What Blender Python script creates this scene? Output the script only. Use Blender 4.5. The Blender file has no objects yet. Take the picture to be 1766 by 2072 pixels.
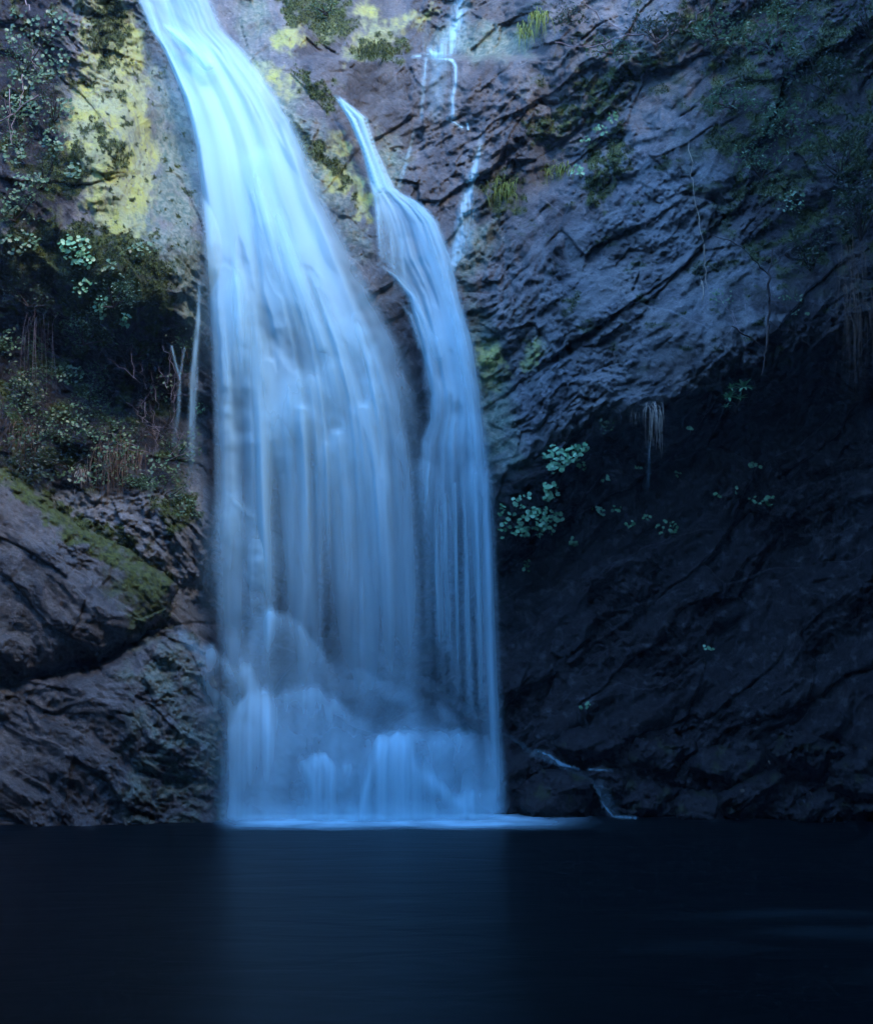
import bpy, math, random
import numpy as np
from mathutils import Vector, Matrix, Euler

scene = bpy.context.scene
COL = scene.collection
RAD = math.radians

# ------------------------------------------------------------------ camera
F = 2500.0; UC = 883.0; VH = 1475.0; HC = 0.70       # focal length and horizon in layout units
cam_data = bpy.data.cameras.new("camera")
cam = bpy.data.objects.new("camera", cam_data); COL.objects.link(cam)
cam.location = (0, 0, HC); cam.rotation_euler = (RAD(90), 0, 0)
cam_data.sensor_fit = 'VERTICAL'; cam_data.sensor_height = 24.0
cam_data.lens = F / 2072.0 * 24.0
cam_data.shift_y = (VH - 1036.0) / 2072.0
cam_data.clip_start = 0.05; cam_data.clip_end = 500
scene.camera = cam

# ------------------------------------------------------------------ sky, sun, exposure
SUN_EL = RAD(46); SUN_AZ = RAD(145)                  # azimuth from +Y towards +X
sun_dir = Vector((math.sin(SUN_AZ) * math.cos(SUN_EL), math.cos(SUN_AZ) * math.cos(SUN_EL), math.sin(SUN_EL)))
world = bpy.data.worlds.new("World"); scene.world = world; world.use_nodes = True
wn = world.node_tree
sky = wn.nodes.new("ShaderNodeTexSky"); sky.sky_type = 'NISHITA'; sky.sun_disc = False
sky.sun_elevation = SUN_EL; sky.sun_rotation = SUN_AZ
sky.altitude = 600; sky.air_density = 1.0; sky.dust_density = 0.0; sky.ozone_density = 10.0
bg = wn.nodes["Background"]; bg.inputs["Strength"].default_value = 0.15
wn.links.new(sky.outputs[0], bg.inputs[0])
sl = bpy.data.lights.new("sun", 'SUN'); sl.energy = 0.46; sl.angle = RAD(16); sl.color = (1.0, 0.76, 0.64)
sun = bpy.data.objects.new("sun", sl); COL.objects.link(sun)
sun.rotation_euler = (-sun_dir).to_track_quat('-Z', 'Y').to_euler(); sun.location = sun_dir * 40

vs_ = scene.view_settings
vs_.view_transform = 'Standard'; vs_.look = 'None'; vs_.exposure = 3.7; vs_.gamma = 1.0; vs_.use_curve_mapping = False
scene.render.engine = 'CYCLES'
scene.cycles.use_denoising = True
scene.cycles.max_bounces = 5; scene.cycles.diffuse_bounces = 2; scene.cycles.glossy_bounces = 3
scene.cycles.transparent_max_bounces = 24; scene.cycles.caustics_reflective = False; scene.cycles.caustics_refractive = False

# ------------------------------------------------------------------ numpy noise
def hsh(ix, iy, seed):
    h = (ix.astype(np.int64) * 374761393 + iy.astype(np.int64) * 668265263 + seed * 974711) & 0xFFFFFFFF
    h = ((h ^ (h >> 13)) * 1274126177) & 0xFFFFFFFF
    h = (h ^ (h >> 16)) * 2246822519 & 0xFFFFFFFF
    return ((h ^ (h >> 15)) & 0xFFFFFF) / float(0xFFFFFF)

def vn(x, y, seed=0):
    """gradient noise, about -1..1"""
    x = np.asarray(x, dtype=np.float64); y = np.asarray(y, dtype=np.float64)
    x, y = np.broadcast_arrays(x, y)
    ix = np.floor(x); iy = np.floor(y); fx = x - ix; fy = y - iy
    ux = fx * fx * fx * (fx * (fx * 6 - 15) + 10); uy = fy * fy * fy * (fy * (fy * 6 - 15) + 10)
    def g(a, b):
        t = hsh(ix + a, iy + b, seed) * 6.2831853
        return np.cos(t) * (fx - a) + np.sin(t) * (fy - b)
    a = g(0, 0) * (1 - ux) + g(1, 0) * ux
    b = g(0, 1) * (1 - ux) + g(1, 1) * ux
    return (a * (1 - uy) + b * uy) * 1.5

def fbm(x, y, seed=0, octs=4, gain=0.5):
    s = 0; a = 1.0
    for o in range(octs):
        s = s + a * vn(x * 2 ** o + 17.3 * o, y * 2 ** o - 9.1 * o, seed + o); a *= gain
    return s

def facets(x, y, seed=0, slope=0.6):
    """every cell is a tilted plane: broken-rock relief with crisp edges"""
    ix = np.floor(x); iy = np.floor(y)
    best = np.full(x.shape, 9e9); out = np.zeros(x.shape); second = np.full(x.shape, 9e9)
    for a in (-1, 0, 1):
        for b in (-1, 0, 1):
            cx = ix + a; cy = iy + b
            px = cx + 0.1 + 0.8 * hsh(cx, cy, seed); py = cy + 0.1 + 0.8 * hsh(cx, cy, seed + 1)
            dx = x - px; dy = y - py; d = dx * dx + dy * dy
            h = (hsh(cx, cy, seed + 2) - 0.5) + slope * ((hsh(cx, cy, seed + 3) - 0.5) * dx * 2 + (hsh(cx, cy, seed + 4) - 0.5) * dy * 2)
            m = d < best
            second = np.where(m, best, np.minimum(second, d))
            out = np.where(m, h, out); best = np.where(m, d, best)
    return out, np.sqrt(second) - np.sqrt(best)

def sstep(a, b, x):
    t = np.clip((x - a) / (b - a), 0, 1); return t * t * (3 - 2 * t)

def inpoly(u, v, poly):
    r = np.zeros(u.shape, dtype=bool); n = len(poly)
    for i in range(n):
        x0, y0 = poly[i]; x1, y1 = poly[(i + 1) % n]
        if y0 == y1: continue
        c = ((y0 > v) != (y1 > v)) & (u < (x1 - x0) * (v - y0) / (y1 - y0) + x0)
        r ^= c
    return r

def polydist(u, v, poly):
    """signed distance, positive inside"""
    d = np.full(u.shape, 9e9); n = len(poly)
    for i in range(n):
        x0, y0 = poly[i]; x1, y1 = poly[(i + 1) % n]
        ex, ey = x1 - x0, y1 - y0
        t = np.clip(((u - x0) * ex + (v - y0) * ey) / (ex * ex + ey * ey + 1e-9), 0, 1)
        d = np.minimum(d, (u - x0 - t * ex) ** 2 + (v - y0 - t * ey) ** 2)
    d = np.sqrt(d)
    return np.where(inpoly(u, v, poly), d, -d)

def rbf(points):
    p = np.array(points, dtype=np.float64); xy = p[:, :2] / 500.0; z = p[:, 2]; n = len(p)
    def k(r2): return np.sqrt(r2 + 0.02)
    A = k(((xy[:, None] - xy[None]) ** 2).sum(-1)); 
    M = np.zeros((n + 3, n + 3)); M[:n, :n] = A - 1e-3 * np.eye(n)
    M[:n, n] = 1; M[:n, n + 1:] = xy; M[n, :n] = 1; M[n + 1:, :n] = xy.T
    w = np.linalg.solve(M, np.concatenate([z, np.zeros(3)]))
    def ev(u, v):
        x = np.asarray(u) / 500.0; y = np.asarray(v) / 500.0
        r = w[n] + w[n + 1] * x + w[n + 2] * y
        for i in range(n): r = r + w[i] * k((x - xy[i, 0]) ** 2 + (y - xy[i, 1]) ** 2)
        return r
    return ev

def P(u, v, d):
    return ((u - UC) / F * d, d, HC - (v - VH) / F * d)

def PV(u, v, d): return Vector(P(u, v, d))

# ------------------------------------------------------------------ the cliff's relief: (u, v, distance from the camera)
CP = [(-700, 0, 7.2), (-700, 900, 7.0), (-700, 1700, 6.8), (-300, 300, 8.8), (-300, 900, 8.9), (-300, 1600, 8.7),
      (2600, 0, 5.4), (2600, 900, 5.2), (2600, 1700, 5.2), (2200, 300, 7.4), (2200, 1000, 7.6), (2200, 1650, 7.6),
      (0, -700, 10.5), (600, -700, 12.2), (1200, -700, 11.8), (1766, -700, 10.2), (300, -300, 11.2), (900, -300, 11.9), (1500, -300, 10.8),
      (0, 0, 9.9), (200, 0, 10.05), (310, 0, 10.55), (450, 0, 10.95), (600, 0, 11.1), (700, 60, 10.9), (800, 0, 11.5), (1000, 0, 11.35), (1200, 0, 10.9), (1400, 0, 10.4), (1600, 0, 9.9), (1766, 0, 9.5),
      (430, 150, 10.65), (450, 300, 10.45), (520, 450, 10.3), (600, 600, 10.12), (350, 300, 10.35),
      (560, 180, 10.5), (650, 280, 10.35), (720, 420, 10.25), (760, 340, 10.65), (830, 450, 10.45), (880, 700, 10.25), (800, 200, 11.0), (900, 120, 11.1), (1000, 100, 11.0),
      (900, 350, 10.8), (960, 600, 10.45), (1000, 800, 10.25), (1100, 500, 10.35), (1300, 500, 9.95), (1500, 500, 9.55), (1700, 400, 9.1), (1200, 250, 10.5), (1400, 250, 10.0),
      (1000, 940, 10.12), (1150, 840, 9.9), (1320, 790, 9.62), (1500, 720, 9.35), (1660, 650, 9.1), (1766, 600, 8.9),
      (1150, 1010, 10.2), (1060, 1060, 10.25), (1320, 980, 10.15), (1500, 900, 9.85), (1700, 850, 9.7), (1300, 1300, 10.45), (1600, 1250, 10.1), (1766, 1250, 9.7),
      (1100, 1500, 10.25), (1300, 1620, 10.05), (1600, 1620, 9.8), (1766, 1620, 9.5),
      (100, 250, 9.75), (250, 300, 9.75), (330, 450, 9.75), (340, 590, 9.6), (395, 600, 9.95), (200, 440, 9.6), (80, 470, 9.6),
      (280, 740, 10.1), (100, 720, 9.9), (380, 800, 10.35), (150, 950, 9.75), (300, 980, 9.95), (400, 1060, 9.98), (390, 950, 10.25),
      (150, 1200, 9.45), (300, 1250, 9.75), (400, 1230, 10.2), (200, 1600, 9.5), (420, 1600, 9.8),
      (560, 800, 10.5), (600, 1000, 10.75), (600, 1150, 10.7), (750, 850, 10.35), (800, 1000, 10.7), (900, 1150, 10.75), (850, 1350, 10.6), (600, 1400, 10.4), (700, 1600, 10.2), (950, 1600, 10.2)]
base_depth = rbf(CP)

def bump_at(pts, U, V):
    r = np.zeros(U.shape)
    for (u, v, su, sv, a) in pts: r = np.maximum(r, a * np.exp(-((U - u) / su) ** 2 - ((V - v) / sv) ** 2))
    return r

def rot(U, V, ang):
    c, s = math.cos(ang), math.sin(ang)
    x = U / 250.0; y = -V / 250.0
    return x * c + y * s, -x * s + y * c        # along, across

def relief(U, V, lipson=True):
    """broken rock: strata climbing to the right on the right, dipping on the left; smooth flowstone near the falls"""
    wx = fbm(U / 260.0, V / 260.0, 5, 3) * 26; wy = fbm(U / 240.0, V / 240.0, 15, 3) * 26
    U2 = U + wx; V2 = V + wy
    wr = sstep(380, 950, U)
    res = 0
    for w, ang, sd in ((wr, RAD(38), 40), (1 - wr, RAD(-38), 80)):
        a, b = rot(U2, V2, ang)
        f0, e0 = facets(a * 0.45, b * 1.15, sd + 3, .9)
        f1, e1 = facets(a * 1.2, b * 3.0, sd, .9)
        f2, e2 = facets(a * 3.4, b * 7.0, sd + 7)
        rough = sstep(-.25, .45, fbm(a * .8, b * 1.3, sd + 51, 3))          # broken patches between smooth slabs
        h = 0.10 * f0 + (.035 + .075 * rough) * f1 + (.012 + .05 * rough) * f2 - 0.006 * np.exp(-e0 * 18) - 0.012 * rough * np.exp(-e1 * 16)
        h = h + 0.09 * fbm(a * .9, b * 2.2, sd + 27, 4, .5) + (.014 + .032 * rough) * fbm(a * 6, b * 9, sd + 33, 5, .68)
        res = res + w * h
    sm = bump_at([(300, 330, 150, 300, .97), (480, 300, 160, 360, .8), (850, 150, 230, 110, .3), (700, 380, 130, 200, .5), (900, 600, 90, 300, .5), (600, 900, 240, 240, .4)], U, V)
    soft = 0.05 * fbm(U / 130.0, V / 160.0, 61, 5, .5) + 0.03 * fbm(U / 30.0, V / 90.0, 67, 4, .55)
    return res * (1 - sm) * 1.15 + soft * (0.35 + 0.65 * sm)

def lip_v(u):    # lower edge of the lit right wall; the face below is undercut
    return np.interp(u, [960, 1000, 1080, 1180, 1260, 1320, 1420, 1520, 1640, 1766, 2200], [1010, 975, 905, 850, 828, 832, 775, 745, 690, 640, 560])

def lip_left(u):
    return np.interp(u, [-300, 0, 90, 180, 250, 310, 350, 400, 410], [560, 540, 560, 600, 650, 620, 640, 665, 700])

def depth(U, V):
    U = np.asarray(U, dtype=np.float64); V = np.asarray(V, dtype=np.float64)
    d = base_depth(U, V)
    jag = 26 * fbm(U / 70.0, V / 200.0, 91, 4, .6)
    lv = lip_v(U) + jag
    d = d + (.10 + .06 * sstep(1150, 1300, U)) * sstep(-6, 22, V - lv) * sstep(960, 1060, U) * (1 - sstep(100, 420, V - lv))
    ll = lip_left(U) + jag * .8
    d = d + 0.15 * sstep(-6, 26, V - ll) * (1 - sstep(400, 430, U)) * (1 - sstep(60, 330, V - ll))
    # the level shelf behind the small fall, top centre
    sv = 115 + 14 * fbm(U / 90.0, V * 0, 93, 3)
    d = d + 0.35 * (1 - sstep(-6, 8, V - sv)) * sstep(590, 660, U) * (1 - sstep(1020, 1120, U)) * sstep(-200, 60, V)
    # ledge that runs up and right at the top right
    lr = 395 - (U - 1080) * 0.62 + jag * .7
    d = d + 0.22 * (1 - sstep(-10, 12, V - lr)) * sstep(1060, 1120, U) * (1 - sstep(1500, 1700, U)) * sstep(-260, -40, V - lr)
    return d - relief(U, V)

# ------------------------------------------------------------------ node helpers
class NT:
    def __init__(s, name):
        s.m = bpy.data.materials.new(name); s.m.use_nodes = True; s.t = s.m.node_tree
        s.t.nodes.clear(); s.out = s.t.nodes.new("ShaderNodeOutputMaterial")
    def n(s, typ, props=None, **inp):
        nd = s.t.nodes.new(typ)
        for k, v in (props or {}).items(): setattr(nd, k, v)
        for k, v in inp.items():
            key = int(k[1:]) if k[0] == 'i' and k[1:].isdigit() else k.replace('_', ' ')
            s.set(nd.inputs[key], v)
        return nd
    def set(s, sock, v):
        if isinstance(v, bpy.types.Node): v = v.outputs[0]
        if isinstance(v, bpy.types.NodeSocket): s.t.links.new(v, sock)
        else:
            if sock.type == 'RGBA' and len(v) == 3: v = (*v, 1)
            sock.default_value = v
    def attr(s, name): return s.n("ShaderNodeAttribute", {'attribute_name': name}).outputs['Fac']
    def math(s, op, a, b=0.0, clamp=False): return s.n("ShaderNodeMath", {'operation': op, 'use_clamp': clamp}, i0=a, i1=b).outputs[0]
    def mix(s, f, a, b, blend='MIX'):
        nd = s.t.nodes.new("ShaderNodeMix"); nd.data_type = 'RGBA'; nd.blend_type = blend
        s.set(nd.inputs[0], f); s.set(nd.inputs[6], a); s.set(nd.inputs[7], b); return nd.outputs[2]
    def noise(s, vec, scale, detail=4, rough=.55, dist=0.0):
        return s.n("ShaderNodeTexNoise", None, Vector=vec, Scale=scale, Detail=detail, Roughness=rough, Distortion=dist).outputs[0]
    def ramp(s, f, lo, hi): return s.n("ShaderNodeMapRange", {'interpolation_type': 'SMOOTHSTEP'}, Value=f, From_Min=lo, From_Max=hi).outputs[0]
    def done(s, shader): s.t.links.new(shader.outputs[0] if isinstance(shader, bpy.types.Node) else shader, s.out.inputs[0]); return s.m

def rock_material(name, bright=1.0, wet=0.0):
    t = NT(name); tc = t.n("ShaderNodeTexCoord").outputs['Object']
    n1 = t.noise(tc, 0.9, 5, .6, .6); n2 = t.noise(tc, 5.0, 6, .62, .4); n3 = t.noise(tc, 26.0, 5, .65)
    n4 = t.noise(tc, 55.0, 4, .65, .5)
    c = t.mix(t.ramp(n1, .35, .65), (0.135 * bright, 0.168 * bright, 0.17 * bright), (0.17 * bright, 0.178 * bright, 0.16 * bright))
    c = t.mix(t.ramp(n2, .40, .70), c, (0.07 * bright, 0.085 * bright, 0.088 * bright))
    c = t.mix(t.math('MULTIPLY', t.ramp(n3, .52, .72), .6), c, (0.34 * bright, 0.33 * bright, 0.32 * bright))
    c = t.mix(t.math('MULTIPLY', t.ramp(n4, .54, .68), .6), c, (0.022, 0.025, 0.028))
    # wet, stained rock; also carries the shade painted into the right wall
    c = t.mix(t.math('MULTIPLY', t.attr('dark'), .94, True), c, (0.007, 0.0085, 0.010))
    c = t.mix(t.math('MULTIPLY', t.attr('brown'), t.ramp(n2, .3, .6)), c, (0.095, 0.085, 0.068))
    teal = t.mix(t.ramp(n3, .4, .62), (0.08, 0.15, 0.11), (0.22, 0.27, 0.20))
    c = t.mix(t.math('MULTIPLY', t.attr('teal'), t.ramp(n2, .25, .55)), c, teal)
    li = t.mix(t.ramp(n2, .38, .62), (0.37, 0.42, 0.09), (0.30, 0.36, 0.17))
    li = t.mix(t.math('MULTIPLY', t.ramp(n3, .56, .70), .7), li, (0.25, 0.25, 0.18))
    sv = t.noise(t.n("ShaderNodeMapping", None, Vector=tc, Scale=(5.0, 5.0, 1.3)).outputs[0], 1.6, 5, .65)
    c = t.mix(t.math('MULTIPLY', t.math('MULTIPLY', t.attr('lichen'), t.ramp(n3, .25, .5)), t.ramp(sv, .27, .5)), c, li)
    mo = t.mix(t.ramp(n3, .35, .65), (0.020, 0.038, 0.010), (0.075, 0.110, 0.020))
    c = t.mix(t.attr('moss'), c, mo)
    bs = t.noise(tc, 45.0, 6, .68, .3); bs2 = t.noise(tc, 200.0, 3, .6)
    hgt = t.math('ADD', t.math('MULTIPLY', bs, 1.0), t.math('MULTIPLY', bs2, .3))
    bump = t.n("ShaderNodeBump", None, Strength=.85, Distance=.026, Height=hgt)
    ro = t.math('ADD', t.math('MULTIPLY', n2, .3), .32 - .12 * wet)
    ro = t.math('ADD', ro, t.math('MULTIPLY', t.attr('moss'), .4), True)
    b = t.n("ShaderNodeBsdfPrincipled", None, Base_Color=c, Roughness=ro, Normal=bump)
    b.inputs['Specular IOR Level'].default_value = .36
    return t.done(b)

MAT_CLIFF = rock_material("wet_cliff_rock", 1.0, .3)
MAT_BOULDER = rock_material("boulder_rock", .66, .5)

def water_material():
    t = NT("falling_water")
    a = t.attr('veil')
    df = t.n("ShaderNodeBsdfDiffuse", None, Color=(0.51, 0.88, 0.97), Roughness=0.0)
    tr = t.n("ShaderNodeBsdfTranslucent", None, Color=(0.36, 0.88, 0.97))
    m = t.n("ShaderNodeMixShader", None, i0=.38, i1=df, i2=tr)
    tp = t.n("ShaderNodeBsdfTransparent")
    return t.done(t.n("ShaderNodeMixShader", None, i0=a, i1=tp, i2=m))
MAT_WATER = water_material()

def pool_material():
    t = NT("dark_pool_water"); tc = t.n("ShaderNodeTexCoord").outputs['Object']
    mp = t.n("ShaderNodeMapping", None, Vector=tc, Scale=(1.0, 2.2, 1.0)).outputs[0]
    h = t.math('ADD', t.noise(mp, 1.6, 3, .5, .5), t.math('MULTIPLY', t.noise(mp, 3.0, 2, .5, .3), .08))
    bump = t.n("ShaderNodeBump", None, Strength=.16, Distance=.05, Height=h)
    b = t.n("ShaderNodeBsdfPrincipled", None, Base_Color=(0.0006, 0.0025, 0.0035), Roughness=.36, Normal=bump, IOR=1.11)
    b.inputs['Specular IOR Level'].default_value = .5
    return t.done(b)
MAT_POOL = pool_material()

# ------------------------------------------------------------------ mesh helpers
def link(name, me, mat=None, parent=None):
    o = bpy.data.objects.new(name, me); COL.objects.link(o)
    if mat is not None: me.materials.append(mat)
    if parent is not None: o.parent = parent; o.matrix_parent_inverse = parent.matrix_world.inverted()
    return o

def raw_mesh(name, verts, faces, smooth=True):
    """verts (n,3), faces (m,k) numpy arrays"""
    verts = np.ascontiguousarray(verts, dtype=np.float32); faces = np.ascontiguousarray(faces, dtype=np.int32)
    me = bpy.data.meshes.new(name); k = faces.shape[1]
    me.vertices.add(len(verts)); me.vertices.foreach_set("co", verts.ravel())
    me.loops.add(faces.size); me.loops.foreach_set("vertex_index", faces.ravel())
    me.polygons.add(len(faces)); me.polygons.foreach_set("loop_start", np.arange(0, faces.size, k, dtype=np.int32))
    me.polygons.foreach_set("loop_total", np.full(len(faces), k, dtype=np.int32))
    me.polygons.foreach_set("use_smooth", np.full(len(faces), smooth, dtype=bool))
    me.update(calc_edges=True); me.validate()
    return me

def add_attr(me, name, vals):
    a = me.attributes.new(name, 'FLOAT', 'POINT'); a.data.foreach_set("value", np.ascontiguousarray(vals, dtype=np.float32))

def grid_mesh(name, U, V, D, attrs=None, keep=None):
    nv, nu = U.shape
    X, Y, Z = P(U, V, D)
    co = np.stack([X, Y, Z], -1).reshape(-1, 3)
    idx = np.arange(nv * nu).reshape(nv, nu)
    f = np.stack([idx[:-1, :-1], idx[1:, :-1], idx[1:, 1:], idx[:-1, 1:]], -1).reshape(-1, 4)
    used = np.ones(nv * nu, bool)
    if keep is not None:
        k = keep
        fk = (k[:-1, :-1] | k[1:, :-1] | k[1:, 1:] | k[:-1, 1:]).ravel()
        f = f[fk]; used[:] = False; used[f.ravel()] = True
    remap = np.cumsum(used) - 1
    me = raw_mesh(name, co[used], remap[f])
    for a, v in (attrs or {}).items(): add_attr(me, a, v.ravel()[used])
    return me

def tag(o, label=None, cat=None, group=None, kind=None):
    if label: o['label'] = label
    if cat: o['category'] = cat
    if group: o['group'] = group
    if kind: o['kind'] = kind
    return o

def empty(name, loc, label, cat, group=None):
    o = bpy.data.objects.new(name, None); COL.objects.link(o); o.location = loc; o.empty_display_size = .1
    o.matrix_world = Matrix.Translation(loc)
    return tag(o, label, cat, group)

def UVgrid(u0, u1, v0, v1, step):
    return np.meshgrid(np.arange(u0, u1 + step, step, dtype=np.float64), np.arange(v0, v1 + step, step, dtype=np.float64))

# ------------------------------------------------------------------ colour zones of the rock (growth, stains, and shade painted into the right wall)
def ragged(U, V, seed, amp=16, scale=45.0):
    return U + amp * fbm(U / scale, V / scale, seed, 4, .6), V + amp * fbm(U / scale, V / scale, seed + 9, 4, .6)

LICHEN = [[(160, -20), (250, -20), (282, 80), (292, 160), (300, 250), (312, 330), (304, 420), (275, 500), (215, 470), (175, 430), (165, 350), (135, 300), (130, 215), (150, 185), (182, 150), (172, 60)],
          [(520, 125), (548, 135), (590, 165), (604, 190), (560, 182), (525, 160)], [(655, 325), (690, 335), (735, 345), (752, 400), (745, 450), (728, 440), (722, 390), (680, 385), (655, 360)],
          [(565, 60), (600, 50), (612, 85), (590, 110), (562, 95)], [(650, 35), (672, 25), (668, 75), (645, 90)], [(700, 110), (730, 70), (790, 45), (880, 20), (800, 70), (760, 90), (735, 115)], [(725, 15), (755, 10), (765, 40), (730, 48)],
          [(975, 700), (1010, 700), (1015, 770), (985, 800), (968, 760)], [(1065, 700), (1095, 685), (1090, 730), (1065, 745)], [(670, 270), (700, 275), (700, 305), (675, 300)]]
TEAL = [[(282, 60), (300, 120), (385, 250), (402, 450), (412, 660), (375, 655), (340, 570), (290, 500), (190, 455), (300, 400), (315, 300), (298, 180)],
        [(505, 100), (560, 150), (640, 250), (690, 330), (700, 420), (740, 470), (730, 520), (640, 370), (570, 250), (510, 150)],
        [(760, 270), (820, 280), (815, 380), (770, 380)], [(880, 50), (1060, 60), (1080, 110), (960, 120), (880, 100)], [(480, 0), (545, 0), (550, 90), (490, 90)],
        [(930, 490), (1000, 420), (1010, 470), (930, 620)], [(940, 600), (1010, 700), (1060, 950), (1000, 960), (960, 800)]]
MOSS = [[(183, 30), (235, -20), (255, 20), (266, 60), (262, 86), (243, 118), (228, 140), (200, 142), (188, 120), (178, 90)], [(250, 122), (266, 124), (279, 168), (262, 160), (250, 146)],
        [(165, 245), (215, 253), (232, 288), (262, 295), (252, 320), (263, 345), (225, 346), (212, 332), (236, 312), (205, 290), (180, 275)], [(222, 180), (250, 188), (245, 200), (225, 195)], [(262, 205), (276, 208), (274, 218)],
        [(130, 160), (175, 160), (195, 165), (180, 178), (135, 178)],
        [(100, 300), (170, 295), (180, 340), (150, 400), (85, 390), (75, 340)], [(0, 455), (150, 450), (300, 480), (350, 560), (345, 650), (300, 620), (200, 700), (130, 610), (0, 540)],
        [(0, 930), (60, 970), (150, 1040), (260, 1080), (340, 1160), (345, 1240), (300, 1250), (230, 1140), (120, 1080), (0, 975)], [(300, 1010), (400, 1000), (400, 1060), (340, 1080)],
        [(620, 0), (700, -20), (720, 60), (640, 100)], [(700, 100), (790, 70), (820, 95), (810, 125), (720, 120)], [(1150, 155), (1205, 150), (1215, 180), (1165, 192)], [(560, -20), (640, -20), (640, 40), (580, 50)],
        [(1190, 160), (1300, 110), (1390, 100), (1300, 160), (1200, 260), (1160, 240)], [(1180, 290), (1260, 250), (1270, 330), (1220, 420), (1180, 400), (1190, 340)], [(1060, 250), (1160, 200), (1150, 270), (1090, 290)],
        [(980, 360), (1050, 350), (1050, 430), (985, 430)], [(560, 230), (700, 330), (730, 420), (700, 380), (600, 290)], [(590, 130), (690, 190), (680, 230), (600, 170)]]

def masks(U, V):
    ur, vr = ragged(U, V, 201, 19, 30.0); us, vs = ragged(U, V, 221, 20, 60.0)
    li = np.zeros(U.shape); te = np.zeros(U.shape); mo = np.zeros(U.shape)
    for p in LICHEN: li = np.maximum(li, sstep(-15, 9, polydist(ur, vr, p)))
    for p in TEAL: te = np.maximum(te, sstep(-26, 26, polydist(us, vs, p)))
    for p in MOSS: mo = np.maximum(mo, sstep(-8, 6, polydist(ur, vr, p)))
    nz = fbm(U / 55.0, V / 45.0, 231, 5, .6)
    nm = fbm(U / 22.0, V / 22.0, 235, 4, .6)
    mo = mo * (1 - .75 * sstep(.05, .5, -nm) * sstep(900, 1000, U)) * (1 - .5 * sstep(.2, .6, -nm))
    # loose specks of moss on the lichen rock, mossy soil under the vegetation
    mo = np.maximum(mo, sstep(.62, .74, nm + .25 * nz) * sstep(120, 170, U) * (1 - sstep(395, 410, U)) * (1 - sstep(520, 560, V)))
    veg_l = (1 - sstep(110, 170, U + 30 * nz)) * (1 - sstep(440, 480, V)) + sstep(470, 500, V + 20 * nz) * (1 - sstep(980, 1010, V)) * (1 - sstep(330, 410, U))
    mo = np.maximum(mo, sstep(.05, .5, nz) * .85 * np.clip(veg_l, 0, 1))
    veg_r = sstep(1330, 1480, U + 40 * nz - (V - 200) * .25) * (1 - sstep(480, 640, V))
    mo = np.maximum(mo, sstep(-.1, .4, nz) * .85 * veg_r)
    mo = np.maximum(mo, .6 * sstep(.5, .75, fbm(U / 70.0, V / 40.0, 237, 5, .62)) * sstep(1000, 1100, U) * (1 - sstep(700, 800, V)))
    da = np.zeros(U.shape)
    da = np.maximum(da, 1.05 * sstep(1440, 1600, U + 90 * nz))  # shade put into the colour of the right third, ragged edge
    da = np.maximum(da, 1.12 * sstep(-20, 70, V - lip_v(U)) * sstep(960, 1040, U))  # wet rock below the lip, blackened further as painted shade
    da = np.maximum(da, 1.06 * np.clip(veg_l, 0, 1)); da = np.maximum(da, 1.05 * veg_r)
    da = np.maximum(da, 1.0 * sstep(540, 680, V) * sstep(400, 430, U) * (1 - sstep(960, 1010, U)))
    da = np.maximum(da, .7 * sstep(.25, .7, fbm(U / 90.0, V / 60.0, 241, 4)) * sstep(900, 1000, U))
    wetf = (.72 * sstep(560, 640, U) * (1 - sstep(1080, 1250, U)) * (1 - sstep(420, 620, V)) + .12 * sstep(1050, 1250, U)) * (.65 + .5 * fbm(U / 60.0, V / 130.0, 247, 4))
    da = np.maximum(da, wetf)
    br = sstep(.0, .6, fbm(U / 150.0, V / 130.0, 251, 3)) * sstep(900, 1050, U) * .4
    br = br * (1 - .8 * sstep(-20, 70, V - lip_v(U)))  # brown thinned below the lip to keep the painted shade dark
    br = np.maximum(br, .5 * (1 - sstep(130, 180, U)) * sstep(.1, .6, nz))
    return {'lichen': li * (1 - .3 * sstep(.2, .6, nz)), 'teal': te, 'moss': mo, 'dark': np.clip(da * (1 - .35 * sstep(.3, .7, nm)), 0, 1.1), 'brown': br}

# ------------------------------------------------------------------ cliff
def axis(lo, a, b, hi, fine, coarse):
    return np.concatenate([np.arange(lo, a, coarse), np.arange(a, b, fine), np.arange(b, hi + coarse, coarse)])
gu, gv = np.meshgrid(axis(-700, -30, 1800, 2600, 2.6, 18.0), axis(-700, -30, 1690, 1790, 2.6, 18.0))
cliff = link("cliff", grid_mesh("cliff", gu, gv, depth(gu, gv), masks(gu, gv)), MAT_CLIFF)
tag(cliff, "wet rock face behind the falls with lichen, moss and an undercut right wall", kind='structure')

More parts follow.
